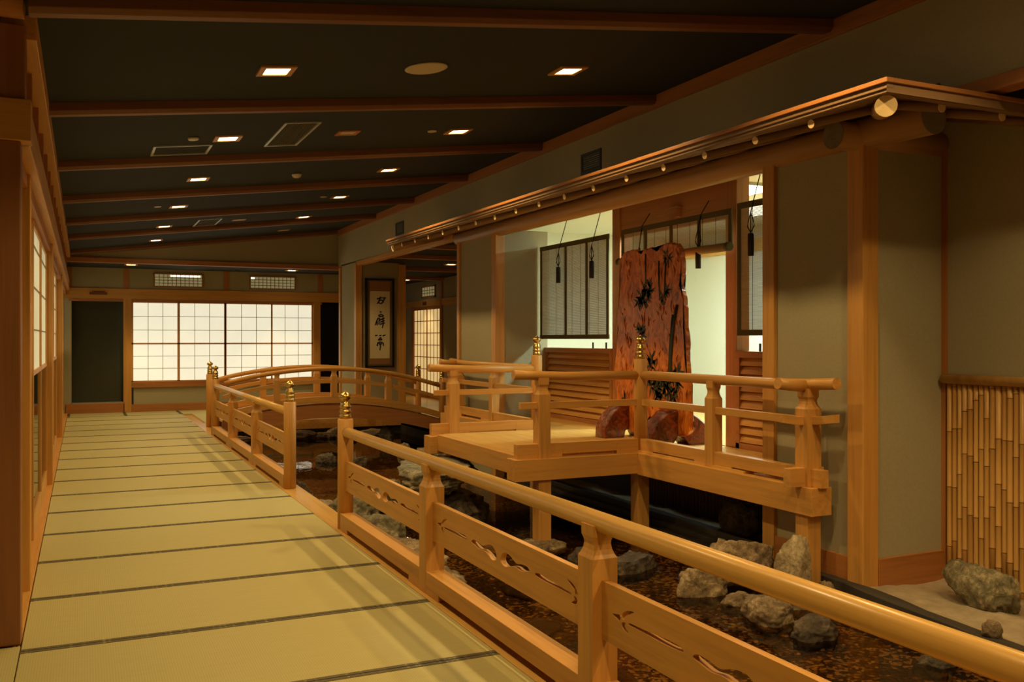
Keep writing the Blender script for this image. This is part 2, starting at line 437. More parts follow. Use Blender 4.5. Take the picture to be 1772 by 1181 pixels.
ylast = y
struct('floor', B(-2.2, LX-.0, -3, 4.98, -.03, 0), 'tatami')
names = ['leftmost', 'second from left', 'third from left', 'fourth from left', 'rightmost']
for k in range(5):
    x0 = LX+.02+k*1.0
    mat_at(x0, min(x0+1.0, 4.70), ylast+.01, FY-.03, 'tatami mat at the foot of the far wall, laid lengthwise, %s' % names[k], 'Y')
struct('floor', B(1.955, 4.7, 16.86, ylast, -.02, -.002), 'tatami')

# ------------------------------------------------------------------ ceiling beams
for k, y in enumerate([4.85, 7.0, 9.25, 11.45, 13.65, 15.7, 18.40]):
    h = .055
    m = MB(); x0, x1 = -.23, PX+.0
    sec = []
    for x in (x0, x1):
        zb = cz(x)
        sec.append([(x, y-h, zb+.01), (x, y-h, zb-.055), (x, y-h*.6, zb-.08), (x, y+h*.6, zb-.08), (x, y+h, zb-.055), (x, y+h, zb+.01)])
    m.rings(sec, False)
    tag(obj('ceiling_beam', m, 'beam', None, .004), 'reddish wooden beam across the dark sloping ceiling, %s from the camera' % ORD[k], 'ceiling beam', 'beams across the sloping ceiling')
for k, y in enumerate([13.4, 15.2, 17.9, 20.6]):
    tag(obj('ceiling_beam', B(PX+.12, 7.8, y-.05, y+.05, 2.86, 2.935), 'dX', None, .004), 'wooden beam under the flat ceiling of the side hall, %s from the camera' % ORD[k], 'ceiling beam', 'beams in the side hall')

# ------------------------------------------------------------------ downlights
def ceil_rot(o): o.rotation_euler = (0, -math.atan(CB), 0)
def lamp_data(name, w_, ang=128, blend=.35, col=SPOT_COL, r=.05):
    l = bpy.data.lights.new(name, 'SPOT'); l.energy = w_; l.color = col; l.spot_size = math.radians(ang); l.spot_blend = blend
    l.shadow_soft_size = r; return l
LD = lamp_data('downlight lamp', SPOT_W)
LDN = lamp_data('narrow downlight lamp', SPOT_W*.8, 84, .5)
def downlight(label, group):
    t = thing('downlight', (0, 0, 0), label, 'ceiling light', group)
    a, b_ = .115, .078
    fr = MB()
    for s0, s1, s2, s3 in ((-a, a, -a, -b_), (-a, a, b_, a), (-a, -b_, -b_, b_), (b_, a, -b_, b_)):
        fr.box(s0, s1, s2, s3, -.012, .002)
    obj('frame', fr, 'wX', t)
    obj('lamp_glass', B(-b_, b_, -b_, b_, -.004, .001), 'lamp', t)
    l = bpy.data.objects.new('lamp', LD); C.objects.link(l); l.parent = t; l.location = (0, 0, -.03); l.rotation_euler = (0, math.atan(CB), 0)
    return t
proto = downlight('', 'square recessed downlights in the sloping ceiling')
first = True
def put(x, y, z, lab, rot=True, group=None):
    global first
    t = proto if first else copy_tree(proto)
    first = False
    t.location = (x, y, z); t['label'] = lab
    if rot: ceil_rot(t)
    if group:
        t['group'] = group
        for c_ in kids(t):
            if c_.type == 'LIGHT': c_.data = LDN; c_.rotation_euler = (0, 0, 0)
    return t
LY = [6.12, 8.36, 10.62, 12.93, 15.3]
for k, y in enumerate(LY):
    put(1.15, y, cz(1.15), 'lit square downlight in the left row of the sloping ceiling, %s from the camera' % ORD[k])
    put(3.32, y, cz(3.32), 'lit square downlight in the right row of the sloping ceiling, %s from the camera' % ORD[k])
put(1.18, 17.55, cz(1.18), 'lit square downlight in the left row of the sloping ceiling, farthest one')
put(3.95, .7, cz(3.95), 'added unseen downlight over the pond behind the camera, brightening the near right wall')  # this and the next are extra lamps added to brighten the near right wall
put(3.95, 2.5, cz(3.95), 'added unseen downlight over the pond beside the camera, brightening the near right wall')
for y, q in ((3.85, 'just above the upper picture edge'), (1.6, 'above the camera'), (-.7, 'behind the camera')):
    put(1.15, y, cz(1.15), 'square downlight of the left row, outside the picture, '+q)
    put(3.32, y, cz(3.32), 'square downlight of the right row, outside the picture, '+q)
put(.83, 18.9, 2.888, 'small lit downlight under the low far ceiling, left one of two', False, 'downlights of the low far ceiling').rotation_euler = (0, 0, 0)
put(3.9, 19.1, 2.888, 'small lit downlight under the low far ceiling, right one of two', False, 'downlights of the low far ceiling').rotation_euler = (0, 0, 0)
put(6.5, 16.75, 2.928, 'lit downlight in the side hall ceiling beside the far eave post', False, 'side hall downlights').rotation_euler = (0, 0, 0)
put(7.2, 21.6, 2.928, 'downlight above the side hall shoji door', False, 'side hall downlights').rotation_euler = (0, 0, 0)

# ------------------------------------------------------------------ ceiling fittings
def disc(name, x, y, r, h, mat, lab, cat, group=None, prof=None):
    m = MB(); m.lathe((0, 0, 0), prof or [(r*.9, -h), (r, -h*.5), (r, 0)], 28)
    me_o = obj(name, m, mat); me_o.location = (x, y, cz(x)-h+.001); ceil_rot(me_o)
    me_o.location.z = cz(x)-h-.002
    return tag(me_o, lab, cat, group)
disc('ceiling_speaker', 2.165, 6.05, .15, .012, 'plast', 'round cream ceiling speaker between the first two downlights', 'speaker')
disc('smoke_detector', 2.227, 10.61, .055, .045, 'plast', 'small white domed smoke detector hanging from the sloping ceiling', 'smoke detector', None, [(.02, -.045), (.045, -.035), (.055, -.012), (.055, 0)])
disc('sprinkler_head', 3.03, 8.30, .045, .012, 'plast', 'small round ceiling fitting left of the second right row downlight', 'sprinkler')
disc('sprinkler_head', .86, 8.30, .045, .02, 'plast', 'small round ceiling fitting left of the second left row downlight', 'sprinkler')
disc('sprinkler_head', .885, 12.80, .045, .012, 'plast', 'small round ceiling fitting left of the fourth left row downlight', 'sprinkler')
disc('sprinkler_head', 3.056, 12.79, .045, .012, 'plast', 'small round ceiling fitting left of the fourth right row downlight', 'sprinkler')
def grille(x0, x1, y0, y1, lab, slats, name='ceiling_vent'):
    t = thing(name, ((x0+x1)/2, (y0+y1)/2, cz((x0+x1)/2)-.012), lab, 'ceiling vent', 'grilles in the sloping ceiling'); ceil_rot(t)
    hx, hy = (x1-x0)/2, (y1-y0)/2
    f_ = MB(); e = .022
    for a in ((-hx, hx, -hy, -hy+e), (-hx, hx, hy-e, hy), (-hx, -hx+e, -hy+e, hy-e), (hx-e, hx, -hy+e, hy-e)): f_.box(a[0], a[1], a[2], a[3], 0, .02)
    def local(nm, mb, mt):
        o = obj(nm, mb, mt); o.parent = t; return o
    local('frame', f_, 'chrome')
    local('backing', B(-hx+e, hx-e, -hy+e, hy-e, .012, .018), 'blackm')
    if slats:
        s = MB(); n_ = slats
        for i in range(n_):
            xx = -hx+e+(2*hx-2*e)*(i+.5)/n_
            s.box(xx-.0018, xx+.0018, -hy+e, hy-e, .006, .012)
        local('slats', s, 'mount2')
    return t
grille(.56, 1.06, 8.62, 9.06, 'rectangular ceiling vent with pale frame and dark opening, left of the slatted one', 0)
grille(1.53, 1.84, 7.75, 8.78, 'slatted ceiling grille between the two rows of downlights', 14)
grille(1.60, 1.95, 14.7, 15.6, 'distant dark ceiling vent beyond the smoke detector', 8)
for x, y, l in ((2.197, 8.264, 'unlit small square ceiling fitting between the slatted grille and right downlight'), (2.25, 15.07, 'thin unlit ceiling fitting right of the distant dark vent'), (3.41, 17.4, 'thin unlit ceiling fitting at the far right of the sloping ceiling')):
    t = thing('ceiling_fitting', (x, y, cz(x)-.012), l, 'ceiling fitting', 'unlit fittings in the ceiling'); ceil_rot(t)
    o = obj('frame', MB().box(-.1, .1, -.1, -.07, 0, .012).box(-.1, .1, .07, .1, 0, .012).box(-.1, -.07, -.07, .07, 0, .012).box(.07, .1, -.07, .07, 0, .012), 'dX'); o.parent = t
    o = obj('lamp_glass', B(-.07, .07, -.07, .07, .004, .012), 'plast'); o.parent = t
for y, l in ((7.96, 'square slate wall vent on the hanging wall, nearer one'), (14.21, 'square slate wall vent on the hanging wall, farther one')):
    t = thing('wall_vent', (PX, y+.2, 3.17), l, 'wall vent', 'vents on the hanging wall')
    obj('frame', MB().box(PX-.015, PX, y, y+.40, 3.17, 3.20).box(PX-.015, PX, y, y+.40, 3.35, 3.38).box(PX-.015, PX, y, y+.03, 3.2, 3.35).box(PX-.015, PX, y+.37, y+.4, 3.2, 3.35), 'blueg', t)
    s = MB()
    for i in range(7): s.box(PX-.012, PX-.002, y+.03, y+.37, 3.205+i*.021, 3.215+i*.021)
    obj('louvers', s, 'blueg', t)

# ------------------------------------------------------------------ shoji
def lattice(mb, axis, pos, a0, a1, z0, z1, cols, zs, w_=.006, d=.008):
    for i in range(1, cols):
        a = a0+(a1-a0)*i/cols
        if axis == 'y': mb.box(a-w_, a+w_, pos-d, pos, z0, z1)
        else: mb.box(pos, pos+d, a-w_, a+w_, z0, z1)
    for z in zs:
        if axis == 'y': mb.box(a0, a1, pos-d, pos, z-w_, z+w_)
        else: mb.box(pos, pos+d, a0, a1, z-w_, z+w_)
px_ = [(.89, 1.80), (1.775, 2.72), (2.70, 3.685), (3.64, 4.565)]
nm = ['leftmost', 'second from left', 'third from left', 'rightmost']
for k, (a, b_) in enumerate(px_):
    yy = FY-.005+(.045 if k in (0, 3) else 0)
    t = thing('shoji_screen', ((a+b_)/2, yy, .605), 'brightly backlit paper shoji in the far wall, %s of four panels' % nm[k], 'shoji screen', 'shoji screens in the far wall')
    f_ = .034; z0, z1 = .605, 2.225
    obj('frame', MB().box(a, a+f_, yy-.015, yy+.015, z0, z1).box(b_-f_, b_, yy-.015, yy+.015, z0, z1).box(a, b_, yy-.015, yy+.015, z0, z0+.02).box(a, b_, yy-.015, yy+.015, z1-.02, z1).box(a, b_, yy-.015, yy+.015, 1.36, 1.39), 'wZ', t)
    obj('paper', B(a+f_, b_-f_, yy+.004, yy+.008, z0+.02, z1-.02), 'shojifar', t)
    l = MB(); lattice(l, 'y', yy+.003, a+f_, b_-f_, z0+.02, z1-.02, 3, [.87, 1.12, 1.65, 1.93], .0045)
    obj('lattice', l, 'muntin', t)
# left wall posts and shoji
posts = [(5.0, 5.16), (10.28, 10.42), (15.15, 15.29)]
def pillar(x0, x1, y0, y1, z0, z1, lab, mat='wZ', group=None, bev=.006):
    return tag(obj('wooden_pillar', B(x0, x1, y0, y1, z0, z1), mat, None, bev), lab, 'pillar', group)
pillar(-.52, LX, 5.0, 5.14, 0, 2.42, 'broad reddish pillar at the left edge of the picture, nearest the camera', 'dark_post')
pillar(-.50, LX+.02, 5.0, 5.14, 2.62, 2.98, 'upper reddish post over the near lintel at the left picture edge', 'dark_post')
pillar(-.36, LX-.004, 6.0, 6.12, 0.0, 2.42, 'slim jamb post just behind the broad pillar at the left picture edge', 'wZ')
pillar(-.36, LX, 10.28, 10.42, 0.0, 2.42, 'left wall post between the nearest and the middle shoji bay', 'wZ')
pillar(-.36, LX, 15.15, 15.29, 0.0, 2.42, 'left wall post between the middle and the farthest shoji bay', 'wZ')
m = MB(); m.sweep([(-.62, 4.9, 3.08), (-.25, 4.9, 3.08)], .10, 20)
tag(obj('log_beam', m, 'dX'), 'round dark log end at the upper left corner of the picture', 'log')
bays = [(6.12, 10.28), (10.42, 15.15), (15.29, FY)]
bn = ['nearest', 'middle', 'farthest']
for bi, (y0, y1) in enumerate(bays):
    npan = 3 if bi == 0 else 4; L = (y1-y0)/npan
    for i in range(npan):
        a, b_ = y0+i*L-.01, y0+(i+1)*L+.01
        xx = -.335-(.03 if i in (0, 3) else 0)
        t = thing('shoji_screen', (xx, (a+b_)/2, .012), 'left wall shoji, paper above and glass below, %s panel of the %s bay' % (['nearest', 'second', 'third', 'farthest'][i], bn[bi]), 'shoji screen', 'shoji screens along the left wall')
        s = .035
        obj('frame', MB().box(xx-.014, xx+.014, a, a+s, .012, 2.34).box(xx-.014, xx+.014, b_-s, b_, .012, 2.34).box(xx-.013, xx+.013, a+s, b_-s, 2.30, 2.34).box(xx-.013, xx+.013, a+s, b_-s, 1.20, 1.235).box(xx-.013, xx+.013, a+s, b_-s, .012, .16), 'wZ', t, .002)
        obj('paper', B(xx-.006, xx-.002, a+s, b_-s, 1.235, 2.30), 'shojileft', t)
        l = MB(); lattice(l, 'x', xx-.002, a+s, b_-s, 1.235, 2.30, 1, [1.54, 1.86, 2.17], .005)
        obj('lattice', l, 'muntin', t)
        obj('glass_pane', B(xx-.004, xx, a+s, b_-s, .16, 1.20), 'glass', t)
# dim room behind the left wall glass
struct('wall_left', MB().box(-2.2, -2.1, 5.2, FY, 0, 2.5), 'plaster')
struct('floor', MB().box(-2.2, -.36, 5.2, FY, -.03, 0), 'tatami')
struct('ceiling', MB().box(-2.2, -.36, 5.2, FY, 2.42, 2.5), 'ceil')

# transoms in the far wall
for k, (a, b_) in enumerate(((1.33, 2.24), (3.23, 4.15))):
    t = thing('transom_window', ((a+b_)/2, FY, 2.55), 'small gridded transom window above the far lintel, %s of two' % ('left' if k == 0 else 'right'), 'transom window', 'transoms above the far lintel')
    obj('frame', MB().box(a-.03, b_+.03, FY-.03, FY, 2.53, 2.555).box(a-.03, b_+.03, FY-.03, FY, 2.79, 2.815).box(a-.03, a, FY-.03, FY, 2.55, 2.8).box(b_, b_+.03, FY-.03, FY, 2.55, 2.8), 'dX', t)
    obj('pane', B(a, b_, FY-.012, FY-.006, 2.555, 2.79), 'transom', t)
    l = MB(); lattice(l, 'y', FY-.012, a, b_, 2.555, 2.79, 11, [2.61, 2.67, 2.73], .006)
    obj('lattice', l, 'dX', t)
    obj('tube_light', B(a+(.3 if k == 0 else .0), b_-.03 if k == 0 else a+.09, FY-.0125, FY-.0122, 2.745, 2.78), simple('lit tube', (1, 1, .8), .5, 0, (1, .95, .65), 2.5), t)
t = tag(obj('name_plaque', MB().box(.12, .44, FY-.05, FY-.035, 2.35, 2.40).box(.17, .40, FY-.055, FY-.035, 2.36, 2.42), 'red'), 'small dark red plaque on the far lintel above the dark opening', 'plaque')

# ------------------------------------------------------------------ scroll wall, side hall
struct('wall_side_hall', MB().box(PX+.05, 5.62, 17.0, 17.12, 0, 2.93), 'plaster')
struct('wall_side_hall', MB().box(PX, PX+.1, 17.1, 18.2, 0, 2.95), 'plaster')
struct('wall_side_hall', MB().box(7.8, 7.9, 11.9, 20.75, 0, 2.95).box(7.8, 7.9, 22.75, 23.6, 0, 2.95).box(7.8, 7.9, 20.75, 22.75, 2.22, 2.95), 'plaster')
struct('wall_side_hall', MB().box(5.6, 7.9, 23.5, 23.6, 0, 2.95), 'plaster')
struct('wall_side_hall', MB().box(5.5, 7.9, 11.85, 11.95, 0, 2.95), 'plaster')
struct('baseboard_side_hall', MB().box(PX+.1, 5.5, 16.98, 17.0, 0, .12), 'dX')
pillar(PX-.04, PX+.08, 16.95, 17.07, 0, 2.88, 'wooden pillar left of the framed calligraphy')
pillar(5.50, 5.64, 16.93, 17.07, 0, 2.90, 'wooden pillar right of the framed calligraphy')
pillar(PX-.03, PX+.09, 18.15, 18.27, 0, 2.90, 'slim pillar at the end of the plaster return near the black opening')
struct('trim_17', MB().box(7.765, 7.8, 12, 23.5, 2.28, 2.44), 'wY', bev=.003)
pillar(7.76, 7.86, 22.7, 22.85, 0, 2.3, 'far jamb post of the side hall shoji door', 'dZ')
pillar(7.76, 7.86, 20.62, 20.76, 0, 2.93, 'near jamb post of the side hall shoji door', 'dZ')
for k, (a, b_) in enumerate(((21.70, 22.72), (20.74, 21.74))):
    xx = 7.80
    t = thing('shoji_door', (xx, (a+b_)/2, 0), 'warm backlit sliding lattice door in the side hall, %s leaf' % ('left' if k == 0 else 'right'), 'door', 'side hall door leaves')
    obj('frame', MB().box(xx-.02, xx+.01, a, a+.035, .0, 2.28).box(xx-.02, xx+.01, b_-.035, b_, .0, 2.28).box(xx-.02, xx+.01, a, b_, 2.2, 2.28).box(xx-.02, xx+.01, a, b_, .0, .12), 'dZ', t)
    obj('paper', B(xx-.004, xx, a+.03, b_-.03, .1, 2.22), 'shojidoor', t)
    l = MB(); lattice(l, 'x', xx-.014, a+.03, b_-.03, .1, 2.22, 4, [.42, .72, 1.02, 1.32, 1.62, 1.92], .009, .01)
    obj('lattice', l, 'dZ', t)
t = thing('transom_window', (7.78, 21.6, 2.52), 'small gridded transom window above the side hall door', 'transom window')
obj('frame', MB().box(7.77, 7.8, 21.1, 22.1, 2.5, 2.54).box(7.77, 7.8, 21.1, 22.1, 2.76, 2.8).box(7.77, 7.8, 21.1, 21.15, 2.5, 2.8).box(7.77, 7.8, 22.05, 22.1, 2.5, 2.8), 'dY', t)
obj('pane', B(7.785, 7.79, 21.15, 22.05, 2.54, 2.76), 'transom', t)
l = MB(); lattice(l, 'x', 7.775, 21.15, 22.05, 2.54, 2.76, 5, [2.61, 2.68], .008); obj('lattice', l, 'dY', t)
tag(obj('name_plaque', MB().box(7.75, 7.765, 21.7, 21.95, 2.32, 2.40), 'red'), 'small dark plaque on the lintel over the side hall door', 'plaque')
# framed calligraphy
t = thing('framed_calligraphy', (5.13, 16.98, .93), 'tall framed scroll with three brushed black characters on cream paper', 'calligraphy')
a, b_, z0, z1 = 4.845, 5.415, .93, 2.62
obj('frame', MB().box(a, a+.035, 16.95, 16.99, z0, z1).box(b_-.035, b_, 16.95, 16.99, z0, z1).box(a, b_, 16.95, 16.99, z0, z0+.03).box(a, b_, 16.95, 16.99, z1-.03, z1), 'blackm', t)
obj('silk_border', B(a+.03, b_-.03, 16.975, 16.985, z0+.03, z1-.03), 'mount2', t)
obj('brocade_mount', B(a+.085, b_-.075, 16.970, 16.976, z0+.06, z1-.05), 'mount', t)
pa, pb, pz0, pz1 = a+.095, b_-.085, 1.10, 2.38
obj('paper', B(pa, pb, 16.965, 16.971, pz0, pz1), 'scrollp', t)
S = [[(215,300),(250,287),(318,283)], [(255,276),(238,325),(214,353)], [(238,315),(234,346),(262,353),(287,335),(276,312),(243,315)], [(305,285),(292,320),(270,350)],
     [(250,445),(266,452)], [(232,492),(260,475),(292,492)], [(240,502),(288,499)], [(226,520),(206,560),(193,600)], [(214,560),(214,602)], [(242,520),(235,592)], [(250,542),(302,520)], [(255,566),(302,550)], [(250,592),(306,575)], [(286,515),(286,600),(277,632)],
     [(193,722),(216,718)], [(244,722),(263,718)], [(284,724),(312,715)], [(230,774),(254,745),(272,770),(238,773)], [(215,840),(220,806),(250,795),(286,806),(291,838)], [(235,816),(272,816)], [(252,815),(254,850),(248,888)]]
ink = MB()
for st in S:
    q = [(pa+(x-130)/238*(pb-pa), 16.962, pz1-(y-210)/775*(pz1-pz0)) for x, y in st]
    for i in range(len(q)-1):
        p0, p1 = Vector(q[i]), Vector(q[i+1]); d = (p1-p0).normalized(); n_ = Vector((-d.z, 0, d.x)); h0 = .014 if i == 0 else .011; h1 = .010
        p0 -= d*.006; p1 += d*.006
        ink.hexa([tuple(p0-n_*h0), tuple(p1-n_*h1), tuple(p1-n_*h1+Vector((0, .0035, 0))), tuple(p0-n_*h0+Vector((0, .0035, 0))),
                  tuple(p0+n_*h0), tuple(p1+n_*h1), tuple(p1+n_*h1+Vector((0, .0035, 0))), tuple(p0+n_*h0+Vector((0, .0035, 0)))])
obj('brushed_characters', ink, 'ink', t)

# ------------------------------------------------------------------ railings
def finial(c, parent, s=1.0, mat='brass'):
    p = [(.042,0),(.042,.028),(.038,.031),(.038,.05),(.042,.053),(.042,.062),(.037,.065),(.037,.088),(.041,.091),(.041,.10),(.036,.104),(.035,.12),(.027,.133),(.020,.139),(.024,.145),(.038,.155),(.045,.168),(.045,.178),(.037,.19),(.022,.20),(.010,.208),(.006,.215),(.001,.222)]
    m = MB(); m.lathe(c, [(r*s*1.08, z*s) for r, z in p], 24)
    return obj('brass_finial', m, mat, parent, 0, 'ringed brass finial with an onion tip')
def newel(x, y, z0, z1, parent, r=.06):
    m = MB(); m.lathe((x, y, 0), [(r, z0), (r, z1-.006), (r-.006, z1)], 28)
    o = obj('newel_post', m, 'wZ', parent); finial((x, y, z1), o); return o
def rpost(x, y, z0, zs, parent, h=.0575, top=.13):
    m = MB(); m.square(x, y, [(h, z0), (h, zs), (h*.86, zs+.014), (h*.74, zs+.032), (h*.68, zs+.052), (h*.70, zs+.066), (h*.82, zs+.085), (h*.84, zs+top)])
    return obj('post', m, 'wZ', parent, .002)
def smooth_loop(p, n=5):
    out = []; L = len(p)
    for i in range(L):
        p0, p1, p2, p3 = [Vector(p[(i+k-1) % L]) for k in range(4)]
        for j in range(n):
            t = j/n; out.append(.5*((2*p1)+(p2-p0)*t+(2*p0-5*p1+4*p2-p3)*t*t+(3*p1-p0-3*p2+p3)*t**3))
    return out
HOLES = [([(.066,.53),(.101,.58),(.094,.45)], 0),
         ([(.147,.73),(.122,.70),(.104,.61),(.103,.53),(.110,.52),(.114,.58),(.126,.64)], 1),
         ([(.104,.47),(.116,.485),(.113,.42),(.127,.345),(.110,.345),(.101,.41)], 1),
         ([(.133,.515),(.17,.525),(.218,.545),(.26,.565),(.296,.555),(.306,.50),(.262,.468),(.2,.475),(.133,.485)], 1),
         ([(.334,.50),(.349,.575),(.38,.568),(.411,.535),(.446,.625),(.479,.64),(.500,.54),(.503,.40),(.477,.34),(.446,.405),(.417,.445),(.386,.42),(.355,.46)], 1)]
def carved_panel(y_near, y_far, z0, z1, x, parent):
    L = y_far-y_near; H = z1-z0
    cu = bpy.data.curves.new('tmp', 'CURVE'); cu.dimensions = '2D'; cu.fill_mode = 'BOTH'; cu.extrude = .015
    def loop(pts):
        s = cu.splines.new('POLY'); s.points.add(len(pts)-1)
        for q, p in zip(s.points, pts): q.co = (p[0], p[1], 0, 1)
        s.use_cyclic_u = True
    loop([(0, 0), (L, 0), (L, H), (0, H)])
    for h, sm in HOLES:
        for mir in (0, 1):
            p = [((1.0335-u if mir else u), v) for u, v in h]
            p = smooth_loop(p) if sm else [Vector(q) for q in p]
            loop([((1-q[0])*L, q[1]*H) for q in p])
    co = bpy.data.objects.new('tmp', cu); C.objects.link(co)
    dg = bpy.context.evaluated_depsgraph_get(); dg.update()
    me = bpy.data.meshes.new_from_object(co.evaluated_get(dg))
    bpy.data.objects.remove(co); bpy.data.curves.remove(cu)
    cx, cy = L/2, 0
    me.transform(Matrix(((0, 0, 1, 0), (1, 0, 0, -cx), (0, 1, 0, 0), (0, 0, 0, 1))))
    me.name = 'carved_panel'
    o = bpy.data.objects.new('carved_panel', me); C.objects.link(o)
    me.materials.clear(); me.materials.append(M['wY']); o.parent = parent; o.location = Vector((x, y_near+L/2, z0))-wl(parent)
    return o
RX = 1.85
def corridor_rail(name_lab, ys, near_newel, far_newel):
    t = thing('corridor_railing', (RX, (ys[0]+ys[-1])/2, 0), name_lab, 'railing', 'low railings along the corridor')
    m = MB(); m.sweep([(RX, ys[0], .748), (RX, ys[-1], .748)], .04, 24)
    obj('handrail', m, 'lY', t)
    for i, y in enumerate(ys):
        if y == far_newel or y == near_newel: newel(RX, y, 0, .85, t)
        else: rpost(RX, y, 0, .61, t)
    for a, b_ in zip(ys[:-1], ys[1:]):
        carved_panel(a+.01, b_-.01, .30, .527, RX, t)
        m = MB(); y0, y1 = a+.056, b_-.056
        m.box(RX-.056, RX+.056, y0, y1, .035, .128).box(RX-.056, RX+.056, y0, y0+.20, 0, .035).box(RX-.056, RX+.056, y1-.20, y1, 0, .035).box(RX+.03, RX+.056, y0+.20, y1-.20, 0, .035)
        obj('bottom_rail', m, 'wY', t, .002)
    return t
corridor_rail('low wooden railing with pierced panels in the right foreground, nearer section', [-2.6, -.68, 1.235, 3.165, 5.08, 7.03], None, 7.03)
corridor_rail('low wooden railing with pierced panels leading to the bridge, farther section', [9.145, 11.05, 12.95, 14.78], 9.145, 14.78)

# ------------------------------------------------------------------ arched bridge
t = thing('arched_bridge', (3.75, 15.5, 0), 'small arched wooden footbridge with curved railings crossing the pond', 'bridge')
def az(x): return .985-.082*(x-3.6)**2
xs = [2.0+(5.55-2.0)*i/24 for i in range(25)]
def arc(x0, x1, y0, y1, o0, o1, n=24):
    m = MB(); sec = []
    for i in range(n+1):
        x = x0+(x1-x0)*i/n; z = az(x)
        sec.append([(x, y0, z+o0), (x, y1, z+o0), (x, y1, z+o1), (x, y0, z+o1)])
    return m.rings(sec, False)
for y in (14.86, 16.10):
    m = MB(); m.sweep([(x, y, az(x)) for x in xs], .036, 16); obj('handrail', m, 'wX', t)
    obj('middle_rail', arc(1.97, 5.58, y-.025, y+.025, -.235, -.175), 'wX', t, .002)
    obj('kick_board', arc(1.97, 5.58, y-.045, y+.045, -.555, -.45), 'wX', t, .002)
    obj('side_beam', arc(1.96, 5.60, y-.02, y+.02, -.80, -.578), 'dX', t, .002)
    for x in (2.8, 3.72, 4.64):
        z = az(x); rpost(x, y, z-.46, z-.12, t, .048, .09)
    newel(5.60, y, -.02, .78, t, .055)
newel(1.93, 16.10, 0, .88, t, .06)
for i in range(16):
    x = 1.97+3.62*i/16
    obj('deck_plank', arc(x+.003, x+3.62/16-.003, 14.9, 16.06, -.60, -.565, 2), 'lY', t)

# ------------------------------------------------------------------ raised deck
t = thing('raised_deck', (4.6, 8.1, WZ), 'raised plank platform over the pond with stepped plan before the doorway', 'deck')
m = 0
def planks(x0, x1, y0, y1, wd):
    n_ = round((x1-x0)/wd)
    for i in range(n_):
        a = x0+(x1-x0)*i/n_; b_ = x0+(x1-x0)*(i+1)/n_
        obj('floor_plank', B(a+.0015, b_-.0015, y0, y1, DZ-.04, DZ), 'lY', t, .0015)
planks(3.44, 4.52, 7.10, 9.10, .18)
planks(4.52, QX-.03, 5.56, 10.54, .16)
BT, BB = .452, .29
def beam(nm_, *a): return obj(nm_, B(*a), 'wX' if a[1]-a[0] > a[3]-a[2] else 'wY', t, .003)
beam('edge_beam', 3.28, 4.48, 6.96, 7.14, BB-.02, BT)
beam('edge_beam', 3.28, 4.48, 9.06, 9.24, BB-.02, BT)
beam('edge_beam', 3.36, 3.44, 7.14, 9.06, BB+.01, DZ-.002)
beam('edge_beam', 4.48, 4.66, 4.80, 7.14, BB-.03, BT)
beam('edge_beam', 4.48, 4.66, 9.06, 11.95, BB-.03, BT)
for x, y, z0, lab in ((3.57, 7.05, -.26, 0), (3.57, 9.12, -.5, 0), (4.57, 7.06, -.42, 0), (4.57, 9.14, -.42, 0), (4.57, 4.93, -.42, 0), (4.57, 11.5, -.42, 0)):
    obj('support_post', B(x-.06, x+.06, y-.06, y+.06, z0, BB), 'wZ', t, .003)
